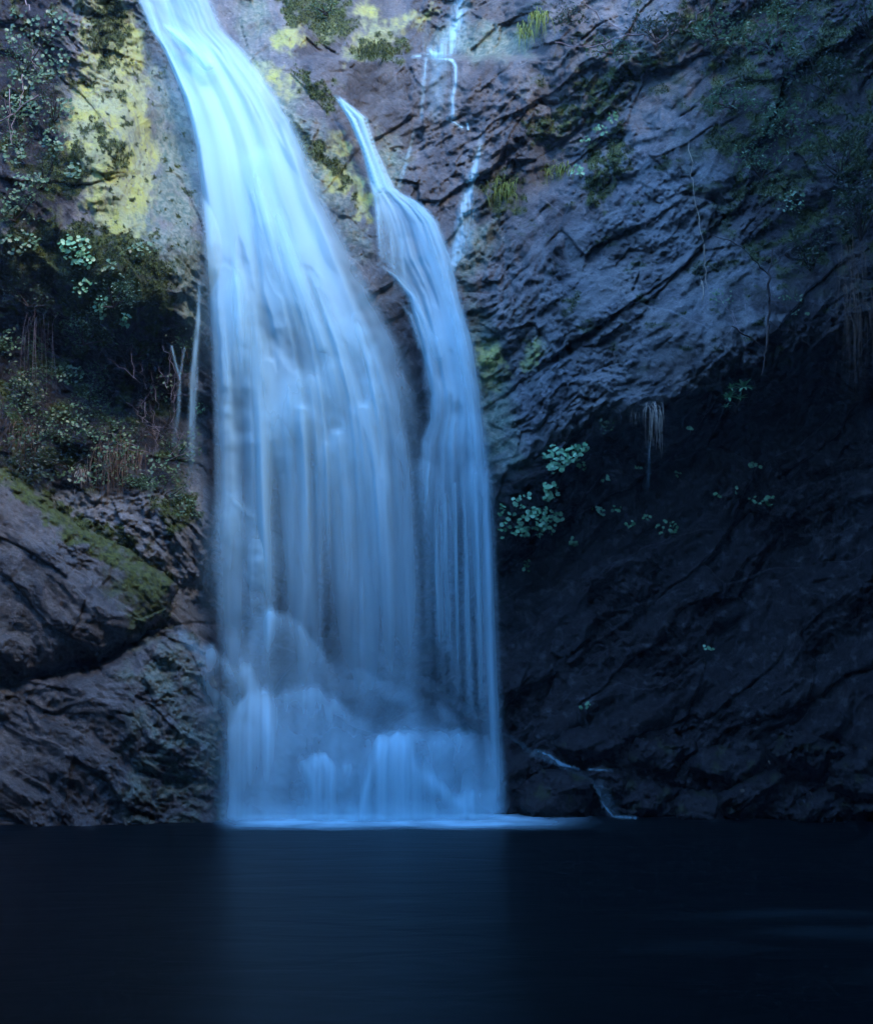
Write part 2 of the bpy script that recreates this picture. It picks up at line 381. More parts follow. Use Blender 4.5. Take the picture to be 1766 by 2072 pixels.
# ------------------------------------------------------------------ the rest of the gorge round the pool (behind and beside the camera)
def ring():
    na, nz = 220, 60
    th = np.linspace(RAD(38), RAD(322), na)[:, None] * np.ones((1, nz)); zz = np.linspace(0, 1, nz)[None, :] * np.ones((na, 1))
    top = np.interp(np.degrees(th), [38, 70, 82, 92, 100, 107, 120, 138, 160, 185, 230, 280, 322], [15.5, 15.2, 14.8, 13.2, 14.6, 15.8, 17.6, 18.0, 15.0, 11.0, 9.0, 8.6, 9.0])  # rim raised and notched to place sun and shade on the cliff
    top = top + .4 * fbm(th * 6, zz * 0, 301, 4)
    Rx = 5.0 + 1.0 * np.sin(th * .5) + .25 * zz * top * .3; Ry = 8.0
    Rx = np.where(np.sin(th) < 0, 6.2, 5.6) + .10 * zz * top
    n = .5 * fbm(th * 5, zz * top * .6, 303, 5)
    k = np.interp(np.degrees(th), [38, 58, 74, 280, 322], [1.38, 1.28, 1.0, 1.0, 1.2])          # keep clear behind the cliff's ends
    X = (Rx + n) * np.sin(th) * k; Y = 2.5 + (Ry + n) * np.cos(th) * k; Z = -0.6 + zz * (top + .6)
    idx = np.arange(na * nz).reshape(na, nz)
    f = np.stack([idx[:-1, :-1], idx[:-1, 1:], idx[1:, 1:], idx[1:, :-1]], -1).reshape(-1, 4)
    me = raw_mesh("gorge_wall", np.stack([X, Y, Z], -1).reshape(-1, 3), f)
    m = np.clip(fbm(th * 9, zz * top, 305, 4).ravel() + .4, 0, 1)
    for a, v in (('moss', m), ('dark', np.full(m.shape, .7)), ('teal', m * 0), ('lichen', m * 0), ('brown', m * .3)): add_attr(me, a, v)
    return me
tag(link("gorge_wall", ring(), MAT_CLIFF), "unseen mossy gorge walls round the pool, rim shaped to shade it", kind='structure')

# ------------------------------------------------------------------ pool
me = raw_mesh("pool", np.array([(-14, -12, 0), (14, -12, 0), (14, 14, 0), (-14, 14, 0)]), np.array([[0, 1, 2, 3]]))
tag(link("pool", me, MAT_POOL), "dark still plunge pool at the foot of the falls", kind='structure')

# ------------------------------------------------------------------ boulders and ledge rocks
def patch(name, poly, front, rim, sink, label, cat='rock', group=None, seed=0, step=3.0, att=None, parent=None, amp=1.0, mat=None):
    """a rock whose edge rolls back into the cliff; front(u, v) is its face distance"""
    pu = [p[0] for p in poly]; pv = [p[1] for p in poly]
    U, V = UVgrid(min(pu) - 12, max(pu) + 12, min(pv) - 12, max(pv) + 12, step)
    ur, vr = ragged(U, V, 400 + seed, 9, 40.0)
    e = polydist(ur, vr, poly)
    t = np.clip(e / rim, 0, 1)
    D = front(U, V) + sink * (1 - np.sqrt(np.clip(1 - (1 - t) ** 2, 0, 1))) + sink * .6 * sstep(0, -10, e)
    D = D - amp * relief(U + 37 * seed, V + 53 * seed) * .9
    A = masks(U, V) if att is None else att(U, V, e)
    o = link(name, grid_mesh(name, U, V, D, A, e > -8), mat or MAT_BOULDER, parent)
    if label: tag(o, label, cat, group)
    return o

def att_boulder(U, V, e):
    m = masks(U, V); nz = fbm(U / 50.0, V / 45.0, 431, 5, .6)
    m['dark'] = .55 * sstep(.0, .7, nz) + .4 * sstep(1500, 1650, V)
    m['teal'] = .75 * sstep(220, 330, U + 50 * nz) * sstep(1260, 1330, V) * sstep(-.5, .3, nz); m['lichen'] = m['lichen'] * 0
    m['brown'] = .4 * sstep(.1, .6, fbm(U / 80.0, V / 80.0, 437, 4))
    m['moss'] = np.maximum(m['moss'], .9 * sstep(200, 300, U + 40 * nz) * (1 - sstep(1270, 1300, V)) * sstep(-.35, .25, nz))
    return m
BA = [(-330, 900), (0, 945), (60, 985), (130, 1040), (210, 1090), (300, 1140), (352, 1185), (338, 1235), (300, 1272), (245, 1306), (200, 1332), (110, 1358), (0, 1370), (-330, 1385)]
BB = [(-330, 1392), (0, 1386), (110, 1374), (200, 1350), (250, 1322), (330, 1286), (375, 1276), (412, 1330), (430, 1400), (440, 1480), (446, 1560), (455, 1640), (462, 1740), (-330, 1740)]
fa = rbf([(-300, 950, 9.1), (0, 980, 9.25), (0, 1200, 8.95), (0, 1340, 8.95), (150, 1100, 9.2), (150, 1250, 9.0), (150, 1330, 9.02), (280, 1180, 9.35), (320, 1240, 9.4), (-300, 1300, 8.6)])
fb = rbf([(-300, 1500, 8.7), (0, 1420, 9.05), (0, 1650, 9.0), (200, 1400, 9.08), (200, 1650, 9.02), (370, 1330, 9.35), (370, 1450, 9.2), (400, 1650, 9.22), (440, 1500, 9.35)])
patch("boulder", BA, fa, 60, .30, "upper grey boulder leaning left of the falls with moss along its crest", 'boulder', seed=0, step=2.6, att=att_boulder)
patch("boulder", BB, fb, 40, .20, "lower boulder left of the falls, greenish stain, its foot in the pool", 'boulder', seed=3, step=2.6, att=att_boulder)

def att_wet(U, V, e):
    z = np.zeros(U.shape); nz = fbm(U / 40.0, V / 40.0, 441, 4)
    return {'lichen': z, 'teal': z, 'moss': z, 'dark': np.clip(1.0 + .2 * nz, 0, 1.1), 'brown': z}
TIER = [([(440, 1262), (500, 1240), (560, 1232), (622, 1258), (664, 1330), (704, 1405), (640, 1430), (440, 1430)], 10.05, 9.75, "rounded rock dome under the knob of falling water"),
        ([(630, 1282), (745, 1296), (850, 1368), (960, 1440), (1015, 1482), (900, 1520), (740, 1490), (640, 1430)], 10.15, 9.85, "sloping ledge rock with thin water lines behind the curtain"),
        ([(448, 1400), (560, 1412), (645, 1440), (664, 1520), (640, 1580), (650, 1740), (448, 1740)], 9.75, 9.45, "dark rock under the brightest lower splash"),
        ([(610, 1510), (700, 1492), (885, 1480), (905, 1560), (868, 1640), (880, 1740), (610, 1740)], 9.72, 9.5, "broad flat topped rock carrying a square sheet of water"),
        ([(850, 1510), (960, 1472), (1020, 1482), (1080, 1538), (1062, 1620), (1085, 1740), (850, 1740)], 9.85, 9.6, "dark rock at the right foot of the falls")]
for i, (poly, d0, d1, lab) in enumerate(TIER):
    v0 = min(p[1] for p in poly); v1 = min(1660, max(p[1] for p in poly))
    patch("ledge_rock", poly, lambda U, V, a=d0 + .26, b=d1 + .24, p=v0, q=v1: a + (b - a) * np.clip((V - p) / (q - p), 0, 1.3), 55, .35, lab, 'rock', 'rocks under the falls', seed=11 + i, att=att_wet, amp=.55)

# ------------------------------------------------------------------ falling water
def strand(pts, U, V, soft=1.0):
    """pts (u, v, half width, strength): soft-edged thread along a line"""
    out = np.zeros(U.shape)
    for (u0, v0, w0, a0), (u1, v1, w1, a1) in zip(pts[:-1], pts[1:]):
        ex, ey = u1 - u0, v1 - v0
        t = np.clip(((U - u0) * ex + (V - v0) * ey) / (ex * ex + ey * ey + 1e-9), 0, 1)
        dd = (U - u0 - t * ex) ** 2 + (V - v0 - t * ey) ** 2
        w = w0 + (w1 - w0) * t; a = a0 + (a1 - a0) * t
        out = np.maximum(out, a * np.exp(-dd / (w * w * soft)))
    return out

def knob(U, V, u, v, w, a, tail, curve=.012, lean=0.0):
    """water bouncing off a stone: rounded crest and a falling tail"""
    w = w * 1.3; du = U - u - lean * np.maximum(V - v, 0)
    dv = V - (v + curve * du * du)
    return a * np.exp(-(du / w) ** 2) * .8 * sstep(-16, 26, dv) * np.exp(-np.maximum(dv, 0) / tail)

def soften(a, ru, rv, n=2):
    for _ in range(n):
        for ax, r_ in ((1, ru), (0, rv)):
            k = np.zeros(a.shape); p = np.pad(a, [(r_, r_) if i == ax else (0, 0) for i in (0, 1)], mode='edge'); L0 = a.shape[ax]
            for o in range(2 * r_ + 1): k += np.take(p, range(o, o + L0), axis=ax)
            a = k / (2 * r_ + 1)
    return a

def sheet(name, U, V, D, rho, parent):
    rho = np.clip(rho, 0, None); al = .97 * (1 - np.exp(-rho * 1.25))
    return link(name, grid_mesh(name, U, V, D, {'veil': al}, al > .012), MAT_WATER, parent)

# --- main fall
L_ = ([-60, 0, 60, 100, 150, 200, 250, 300, 400, 500, 600, 700, 800, 900, 1000, 1200, 1500], [255, 278, 302, 330, 352, 374, 387, 398, 409, 416, 426, 431, 434, 436, 437, 440, 446])
R_ = ([-60, 0, 60, 100, 150, 200, 250, 300, 400, 500, 600, 700, 800, 900, 1000, 1200, 1500], [418, 428, 452, 490, 528, 562, 592, 614, 652, 700, 750, 800, 832, 850, 858, 868, 880])
wd_main = rbf([(350, -60, 10.6), (350, 60, 10.45), (430, 150, 10.35), (450, 300, 10.15), (400, 300, 10.15), (600, 300, 10.2), (520, 450, 10.02), (600, 600, 9.9), (430, 600, 9.95), (760, 620, 10.0), (440, 900, 9.92), (600, 850, 9.85), (820, 850, 9.95),
               (440, 1200, 9.92), (600, 1200, 9.84), (850, 1200, 9.92), (440, 1480, 9.9), (600, 1480, 9.84), (860, 1480, 9.9)])
U, V = UVgrid(225, 910, -60, 1500, 2.6)
SM = lambda u, v: base_depth(u, v)
L = np.interp(V, *L_); R = np.interp(V, *R_)
s = (U - L) / (R - L)
up = 1 - sstep(420, 950, V)                                # 1 in the dense upper chute
edge = sstep(-.02, .07, s) * (1 - sstep(.80, 1.06, s))
st1 = vn(s * 7 + .15 * vn(V / 160.0, s * 4, 3), V / 520.0, 501); st2 = vn(s * 19, V / 330.0, 503); st3 = vn(s * 46, V / 420.0, 505)
cl = fbm(s * 5, V / 95.0, 507, 3)
base = np.interp(V, [-60, 60, 110, 330, 520, 700, 900, 1050, 1200, 1350, 1500], [.85, .95, 1.4, 1.7, 1.55, 1.25, 1.0, .70, .52, .30, .06])
veil = base * edge * np.clip(1 + (.55 + .4 * (1 - up)) * st1 + (.25 + .3 * (1 - up)) * st2 + .12 * st3 * (1 - up), .12, 2.2)
veil = veil * (1 + .45 * cl * sstep(380, 560, V) * (1 - sstep(900, 1050, V)))
veil = veil + .25 * bump_at([(430, 180, 70, 60, 1), (445, 300, 40, 90, 1), (540, 330, 50, 60, .8), (620, 520, 50, 70, .9), (470, 620, 45, 90, .9), (590, 790, 60, 60, 1), (760, 860, 50, 120, .8), (700, 700, 60, 70, .7)], U, V) * 3
# thin dark gaps where the rock shows through
gap = strand([(540, 880, 14, .0), (560, 960, 18, .55), (560, 1150, 22, .6), (570, 1330, 26, .4)], U, V) + strand([(650, 1060, 14, .2), (660, 1250, 18, .5), (670, 1400, 20, .4)], U, V) \
    + strand([(470, 760, 12, .25), (490, 950, 18, .5), (490, 1080, 16, .3)], U, V) + strand([(350, 85, 7, .0), (375, 110, 14, .6), (392, 150, 8, .0)], U, V) + strand([(470, 260, 6, .2), (510, 430, 9, .5), (530, 640, 12, .45), (545, 720, 10, .2)], U, V) \
    + strand([(770, 1150, 8, .2), (790, 1300, 14, .5), (800, 1450, 12, .4)], U, V) + strand([(520, 170, 5, 0), (560, 250, 9, .45), (590, 330, 6, 0)], U, V)
veil = veil * np.clip(1 - gap, .1, 1)
wf = empty("waterfall", PV(620, 1480, 9.9), "main white waterfall, broad silky curtain widening from the mossy chute down to the ledge rocks", "waterfall")
dw = np.minimum(wd_main(U, V), SM(U, V) - .13)
sheet("water_veil", U, V, dw - .05 * np.clip(veil, 0, 1.5) + .03 * st1, veil * .72, wf)
rho = np.zeros(U.shape)
for pts in [[(432, 560, 5, .25), (436, 900, 6, .55), (441, 1300, 7, .25)], [(512, 640, 10, .2), (524, 820, 11, .75), (534, 1050, 12, .6), (548, 1250, 14, .15)], [(474, 500, 9, .1), (482, 640, 9, .6), (490, 780, 9, .15)],
            [(611, 830, 7, .5), (618, 1000, 8, .5), (622, 1250, 10, .08)], [(660, 900, 5, .2), (664, 1050, 6, .35), (666, 1180, 6, .0)], [(683, 880, 8, .5), (700, 1010, 10, .45), (704, 1200, 12, .1)],
            [(735, 830, 10, .6), (765, 950, 14, .7), (782, 1130, 16, .55), (790, 1440, 18, .1)], [(690, 700, 9, .3), (730, 830, 12, .5), (757, 1000, 14, .5), (760, 1250, 14, .2), (762, 1420, 14, .0)],
            [(800, 800, 9, .2), (826, 950, 12, .55), (836, 1200, 15, .55), (838, 1470, 18, .3)], [(640, 560, 10, .2), (680, 690, 12, .5), (725, 820, 12, .35)], [(560, 440, 12, .2), (600, 560, 16, .55), (650, 700, 14, .35)],
            [(300, 0, 5, .3), (322, 70, 5, .55), (350, 130, 6, .6), (385, 210, 7, .5), (400, 300, 7, .2)], [(330, 50, 5, .2), (350, 64, 6, .6), (385, 95, 9, .7), (420, 130, 12, .6)], [(718, 640, 6, .2), (748, 740, 7, .5), (765, 850, 8, .2)],
            [(645, 1000, 5, .0), (648, 1150, 6, .25), (650, 1350, 6, .1)], [(585, 900, 5, .0), (588, 1080, 6, .22), (590, 1330, 8, .0)], [(730, 1050, 5, .0), (733, 1200, 6, .3), (735, 1400, 7, .1)], [(808, 1050, 4, .1), (812, 1250, 5, .3), (814, 1450, 6, .1)],
            [(500, 330, 16, .1), (540, 450, 20, .5), (575, 600, 18, .2)], [(420, 420, 10, .2), (428, 560, 9, .5), (440, 700, 8, .2)]]:
    rho = np.maximum(rho, .95 * strand(pts, U, V)) + .42 * strand(pts, U, V, 4.0)
for k in [(769, 690, 15, .7, 60), (731, 819, 17, .8, 110), (683, 875, 18, .6, 120), (611, 827, 18, .6, 120), (615, 754, 34, .7, 70), (675, 730, 26, .7, 90), (590, 800, 40, .5, 60), (640, 640, 26, .4, 60), (800, 760, 12, .5, 60), (756, 780, 10, .5, 60), (700, 640, 16, .4, 50),
          (655, 905, 10, .4, 90), (560, 830, 16, .35, 60), (810, 880, 12, .4, 90), (775, 960, 12, .45, 130), (724, 660, 12, .4, 60), (480, 560, 22, .4, 60), (530, 300, 20, .5, 60)]:
    rho = rho + knob(U, V, *k)
rng = np.random.default_rng(5)
for i in range(46):                                        # fine threads off the broken edge
    ss = rng.uniform(.02, .96); v0 = rng.uniform(560, 1000); v1 = min(1480, v0 + rng.uniform(180, 520)); w = rng.uniform(3.0, 9.0); a = rng.uniform(.06, .20)
    pp = []
    for t in np.linspace(0, 1, 6):
        vv = v0 + (v1 - v0) * t; lv, rv = np.interp(vv, *L_), np.interp(vv, *R_)
        pp.append((lv + (rv - lv) * ss, vv, w * (1 + .6 * t), a * math.sin(math.pi * min(1, t * 1.2 + .12)) if t < .99 else 0.0))
    rho = rho + strand(pp, U, V)
rho = rho * edge * np.clip(1 + .14 * st3 + .22 * st2, .3, 1.6)
sheet("water_strands", U, V, dw - .16 - .06 * np.clip(rho, 0, 1.2), rho * .8, wf)

# --- side fall on the right
L2 = ([190, 240, 300, 380, 395, 450, 520, 560, 600, 700, 800, 850, 900, 1000, 1200, 1400, 1600], [672, 706, 732, 752, 756, 762, 770, 800, 826, 852, 872, 868, 852, 848, 862, 872, 880])
R2 = ([190, 240, 300, 380, 395, 420, 450, 520, 560, 600, 700, 800, 850, 900, 1000, 1200, 1400, 1600], [684, 742, 760, 796, 815, 850, 876, 904, 914, 922, 950, 966, 972, 978, 986, 994, 1002, 1012])
wd_side = rbf([(690, 200, 10.45), (745, 290, 10.42), (775, 385, 10.35), (830, 450, 10.2), (880, 560, 10.1), (900, 700, 10.02), (920, 850, 9.98), (920, 1000, 9.95), (930, 1300, 9.93), (940, 1600, 9.92), (860, 1000, 9.98), (870, 1500, 9.95)])
U, V = UVgrid(640, 1080, 180, 1640, 2.6)
L = np.interp(V, *L2); R = np.interp(V, *R2); s = (U - L) / (R - L)
edge = sstep(-.08, .14, s) * (1 - sstep(.80, 1.16, s)) * sstep(186, 230, V)
st1 = vn(s * 5, V / 420.0, 521); st2 = vn(s * 13, V / 300.0, 523); st3 = vn(s * 30, V / 380.0, 525); cl = fbm(s * 4, V / 80.0, 527, 3)
base = np.interp(V, [180, 240, 300, 390, 450, 560, 680, 800, 900, 1000, 1100, 1250, 1400, 1560, 1640], [1.5, 2.0, 2.0, 1.6, 1.2, 1.3, 1.5, 1.35, 1.0, .72, .50, .36, .24, .14, .08])
right_bias = np.interp(V, [380, 420, 480, 560, 640, 1000, 1600], [0, .3, .62, .55, .3, .35, .5])
veil = base * edge * np.clip(1 + .6 * st1 + .4 * st2 + .12 * st3, .12, 2) * np.clip(1 - right_bias * (1 - sstep(.2, .75, s)), .1, 1) * (1 + .3 * cl * sstep(450, 560, V) * (1 - sstep(950, 1050, V)))
veil = veil + .7 * bump_at([(895, 670, 34, 50, 1), (908, 770, 40, 60, 1), (930, 880, 34, 60, .7), (955, 980, 22, 60, .6)], U, V) * edge
wf2 = empty("waterfall", PV(940, 1560, 9.95), "narrower right hand waterfall springing from a thin white chute beside the lichen rib", "waterfall")
dw2 = np.minimum(wd_side(U, V), SM(U, V) - .13)
sheet("water_veil", U, V, dw2 - .05 * np.clip(veil, 0, 1.5), veil * .72, wf2)
rho = np.zeros(U.shape)
for pts in [[(983, 960, 9, .3), (988, 1150, 10, .8), (994, 1350, 11, .8), (1003, 1560, 14, .45), (1006, 1640, 20, .2)], [(765, 420, 4, .3), (768, 480, 4, .4), (772, 540, 4, .0)], [(792, 470, 3, .2), (796, 540, 3, .3), (800, 590, 3, .1)], [(812, 480, 3, .2), (818, 560, 4, .3), (828, 600, 4, .2)],
            [(765, 535, 3, .3), (800, 560, 5, .5), (835, 600, 6, .6), (858, 650, 8, .6), (885, 720, 12, .4)], [(800, 600, 3, .2), (830, 640, 5, .4), (850, 700, 6, .3)], [(868, 940, 3, .3), (862, 1010, 3, .25), (858, 1080, 3, .1)], [(885, 950, 4, .2), (884, 1100, 4, .5), (888, 1300, 5, .2)],
            [(903, 1000, 3, .3), (901, 1120, 4, .55), (907, 1320, 5, .2)], [(921, 980, 4, .3), (923, 1150, 4, .55), (928, 1400, 6, .2)], [(940, 1000, 4, .2), (946, 1200, 5, .5), (952, 1430, 7, .2)], [(962, 960, 6, .4), (968, 1150, 6, .6), (975, 1430, 8, .25)],
            [(905, 560, 10, .2), (922, 640, 12, .5), (945, 760, 12, .5), (965, 900, 12, .5), (978, 1000, 10, .4)], [(835, 405, 12, .6), (870, 450, 12, .7), (892, 520, 13, .6), (905, 600, 13, .2)], [(690, 205, 5, .6), (715, 245, 7, .9), (742, 310, 8, .9), (766, 380, 11, .9)]]:
    rho = np.maximum(rho, strand(pts, U, V)) + .2 * strand(pts, U, V)
for k in [(887, 666, 12, .5, 60), (899, 770, 14, .6, 80), (862, 745, 8, .4, 50), (851, 931, 10, .45, 90), (930, 690, 12, .4, 60), (915, 840, 12, .4, 90)]: rho = rho + knob(U, V, *k)
for i in range(30):
    uu = rng.uniform(858, 992); v0 = rng.uniform(880, 1080); v1 = v0 + rng.uniform(160, 520); w = rng.uniform(2.0, 5); a = rng.uniform(.08, .26)
    rho = rho + strand([(uu, v0, w, a * .4), (uu + 2, (v0 + v1) / 2, w * 1.2, a), (uu + 6, v1, w * 1.6, 0)], U, V)
rho = rho * np.clip(1 + .2 * st3 + .2 * st2, .3, 1.6) * (sstep(-.25, .0, s) * (1 - sstep(1.0, 1.25, s)))
sheet("water_strands", U, V, dw2 - .13 - .05 * np.clip(rho, 0, 1), rho * .8, wf2)

# --- cascade tumbling over the ledge rocks
U, V = UVgrid(340, 1100, 1180, 1668, 2.6)
wd_low = rbf([(440, 1250, 9.95), (545, 1240, 9.8), (640, 1280, 9.85), (500, 1400, 9.55), (700, 1400, 9.75), (850, 1440, 9.75), (1000, 1480, 9.75), (500, 1500, 9.4), (640, 1530, 9.4), (790, 1500, 9.45), (950, 1520, 9.55), (500, 1660, 9.2), (700, 1660, 9.2), (900, 1660, 9.25), (1060, 1660, 9.4), (370, 1280, 9.12), (420, 1340, 9.15), (430, 1420, 9.15), (440, 1600, 9.1)])
crest = np.interp(U, [340, 440, 470, 560, 640, 760, 860, 960, 1020, 1060, 1100], [1420, 1290, 1240, 1236, 1270, 1330, 1400, 1470, 1490, 1560, 1680])
wob = 10 * vn(U / 40.0, V / 90.0, 541)
body = sstep(-10, 60, V - crest + wob) * sstep(438, 476, U + .2 * (1650 - V)*0) * (1 - sstep(990, 1030, U))
st1 = vn((U + .06 * (V - 1400) * np.sign(U - 560)) / 44.0, V / 240.0, 543); st2 = vn(U / 15.0, V / 150.0, 545)
bl = fbm(U / 70.0, V / 60.0, 547, 4)
rho = body * np.clip(.66 + .30 * st1 + .10 * st2 + .10 * bl, .05, 1.4) * np.interp(V, [1200, 1400, 1500, 1668], [.6, .9, 1.1, 1.2])
rho = rho * (1 - .7 * bump_at([(700, 1440, 90, 40, 1), (880, 1430, 70, 30, .8), (640, 1350, 40, 60, .6), (470, 1400, 26, 60, .5), (930, 1600, 26, 60, .5), (700, 1590, 20, 60, .4), (590, 1600, 26, 60, .4)], U, V))
def spill(U, V, crest, amp, tail, seed, streaky=.55, w=20.0, cs=12.0):
    """water running over a stone's edge: crisp crest, streaks falling below it; crest (u, v, weight)"""
    cu = [c[0] for c in crest]; um = .5 * (cu[0] + cu[-1]); sp = np.maximum(V - np.mean([c[1] for c in crest]), 0)
    U = um + (U - um) / (1 + sp / 190.0) + 7.0 * vn(U / 60.0, V / 90.0, seed + 9)
    vc = np.interp(U, cu, [c[1] for c in crest]) + 6.0 * vn(U / 19.0, U * 0 + .37, seed) + 3.0 * vn(U / 7.0, U * 0 + .71, seed + 5); wt = np.interp(U, cu, [c[2] for c in crest])
    ends = sstep(cu[0] - 10, cu[0] + w, U) * (1 - sstep(cu[-1] - w, cu[-1] + 10, U)); dv = V - vc + .0 * U
    st = np.clip(1 + streaky * vn(U / 15.0, V / 700.0, seed + 1) + .4 * streaky * vn(U / 6.0, V / 500.0, seed + 2), .1, 2)
    return amp * wt * ends * st * sstep(-cs * .7, cs, dv) * (.40 * np.exp(-np.maximum(dv, 0) / 22.0) + .85 * np.exp(-np.maximum(dv, 0) / tail))
rho = .28 * body * np.clip(1 + .40 * st1 + .16 * st2 + .18 * bl, .2, 1.8) * np.interp(V, [1200, 1330, 1440, 1500, 1668], [.5, .6, .9, 1.5, 1.7])
rho = rho * (1 - .65 * np.clip(bump_at([(700, 1436, 46, 34, 1), (780, 1440, 60, 34, 1), (880, 1450, 60, 24, .8), (450, 1375, 16, 40, .6), (850, 1525, 18, 34, .7), (590, 1600, 22, 50, .55), (715, 1610, 24, 40, .5), (975, 1540, 22, 60, .6), (690, 1330, 50, 50, .6)], U, V), 0, 1))
rho2 = np.zeros(U.shape)
for k, (cr, a, tl) in enumerate([
        ([(512, 1250, .5), (530, 1238, 1), (547, 1234, 1.5), (562, 1240, .8), (585, 1244, .7), (612, 1271, .7), (640, 1330, .4), (655, 1372, .2)], .62, 80),
        ([(474, 1436, .5), (488, 1424, .9), (510, 1404, 1.3), (540, 1408, 1.4), (556, 1428, .6)], 1.2, 70),
        ([(540, 1404, .7), (590, 1398, .8), (625, 1390, 1), (650, 1392, 1), (676, 1412, .7), (700, 1440, .3)], .45, 130), ([(750, 1496, .6), (768, 1490, 1.3), (800, 1487, 1.4), (826, 1485, 1.1), (838, 1484, .4), (866, 1481, .3)], 1.1, 150),
        ([(604, 1545, .3), (628, 1536, .7), (645, 1530, 1.3), (660, 1532, 1.2), (676, 1542, .5)], 1.0, 100), ([(676, 1548, .5), (705, 1538, .9), (730, 1545, .5)], .42, 90),
        ([(862, 1500, .5), (890, 1486, .8), (930, 1482, 1), (958, 1488, .5)], .45, 130), ([(924, 1612, .5), (960, 1600, 1), (1008, 1598, .6)], .45, 50),
        ([(396, 1316, .6), (412, 1312, 1), (430, 1312, 1), (446, 1324, .6)], .50, 75), ([(444, 1322, .6), (460, 1334, 1), (476, 1354, 1), (490, 1390, .6)], .55, 30), ([(404, 1372, .4), (440, 1398, .9), (478, 1424, .9)], .5, 50), ([(462, 1470, .6), (490, 1460, 1), (520, 1470, .8)], .45, 160)]):
    rho2 = rho2 + spill(U, V, cr, a, tl, 2000 + 7 * k)
for pts in [[(362, 1280, 3, .5), (382, 1300, 4, .6), (402, 1315, 6, .5)], [(648, 1284, 3, .06), (715, 1293, 4, .2), (746, 1316, 4, .26), (791, 1351, 5, .22), (830, 1366, 5, .12), (880, 1394, 5, .16), (925, 1427, 5, .1), (1005, 1472, 5, .14)], [(728, 1365, 4, .1), (760, 1380, 5, .28), (791, 1405, 6, .28), (826, 1409, 6, .2)], [(885, 1427, 5, .2), (902, 1445, 8, .32), (925, 1465, 7, .1)],
            [(666, 1460, 5, .2), (664, 1440, 5, .28), (672, 1430, 5, .3), (700, 1446, 6, .26), (746, 1478, 7, .2)], [(836, 1548, 5, .3), (858, 1570, 8, .5), (880, 1588, 11, .75), (910, 1612, 12, .7), (940, 1636, 14, .5)], [(492, 1346, 8, .5), (500, 1362, 13, 1.0), (508, 1384, 15, 1.1), (519, 1408, 20, 1.0), (530, 1432, 19, .9), (537, 1465, 15, .6), (540, 1500, 14, .25), (545, 1580, 16, .1)], [(608, 1539, 4, .3), (622, 1556, 6, .4), (632, 1580, 7, .3), (640, 1620, 8, .1)],
            [(548, 1246, 7, .5), (548, 1285, 8, .5), (548, 1318, 9, .0)], [(470, 1560, 6, .1), (474, 1620, 8, .25), (476, 1655, 9, .3)]]:
    rho2 = rho2 + soften(strand(pts, U, V), 1, 2)
rho2 = soften(rho2, 1, 3, 1) * 1.0 * np.clip(1 + .4 * vn(U / 17.0, V / 900.0, 549) + .25 * vn(U / 7.0, V / 700.0, 550), .35, 1.7) + .30 * body * sstep(1610, 1655, V)
wf3 = empty("cascade", PV(720, 1655, 9.4), "low cascade of blue water tumbling over the ledge rocks into the pool", "cascade")
zf = sstep(1668, 1640, V)
dwl = wd_low(U, V)
sheet("water_veil", U, V, dwl - .008 * bl, rho * .85 * np.clip(sstep(1672, 1640, V), .0, 1), wf3)
sheet("water_strands", U, V, dwl - .10 - .03 * np.clip(rho2, 0, 1), rho2 * .85 * np.clip(sstep(1672, 1650, V), 0, 1), wf3)
# mounds of water higher up, left (the knob at the curtain's foot)
U, V = UVgrid(395, 660, 960, 1290, 2.6)
st2 = vn(U / 15.0, V / 150.0, 551); bl = fbm(U / 50.0, V / 50.0, 553, 3)
rho = .55 * bump_at([(470, 1070, 42, 70, .6), (455, 1130, 38, 70, .5), (525, 1150, 30, 70, .9), (520, 1230, 26, 50, .7), (470, 1200, 36, 60, .5)], U, V) * (1 + .4 * st2 + .3 * bl)
rho = rho + spill(U, V, [(428, 1048, .5), (455, 1022, 1), (480, 1022, 1), (512, 1056, .5)], .42, 90, 3001, w=44, cs=60) + spill(U, V, [(494, 1108, .5), (515, 1089, 1.2), (545, 1098, .6)], .62, 120, 3011, w=34, cs=46) + strand([(440, 985, 4, .0), (475, 1015, 6, .12), (520, 1055, 9, .14), (560, 1100, 10, .08), (590, 1150, 12, .0)], U, V)
wfk = empty("cascade", PV(500, 1260, 9.7), "misty mound of water splashing at the left edge of the main curtain", "cascade")
sheet("water_veil", U, V, 9.72 - .08 * np.clip(rho, 0, 1), rho * .75, wfk)

# --- thin runs and trickles, each a thing of its own
def trickle(name, lines, label, cat='trickle', off=.05, noise_amp=.35, group=None, free=None):
    us = [p[0] for l in lines for p in l]; vs = [p[1] for l in lines for p in l]; ws = max(p[2] for l in lines for p in l)
    U, V = UVgrid(min(us) - 3 * ws, max(us) + 3 * ws, min(vs) - 8, max(vs) + 8, 2.0)
    r = np.zeros(U.shape)
    for l in lines: r = r + strand(l, U, V)
    r = r * np.clip(1 + noise_amp * 1.4 * vn(U / 4.0, V / 60.0, 571) + noise_amp * vn(U / 9.0, V / 30.0, 573), .1, 2)
    D = (depth(U, V) if free is None else np.full(U.shape, free)) - off
    if free is None:                                        # hug the rock, softened
        for _ in range(3): D[1:-1, 1:-1] = np.minimum(D[1:-1, 1:-1], (D[:-2, 1:-1] + D[2:, 1:-1] + D[1:-1, :-2] + D[1:-1, 2:]) / 4)
    al = .96 * (1 - np.exp(-np.clip(r, 0, None) * 1.25))
    o = link(name, grid_mesh(name, U, V, D, {'veil': al}, al > .012), MAT_WATER)
    return tag(o, label, cat, group)
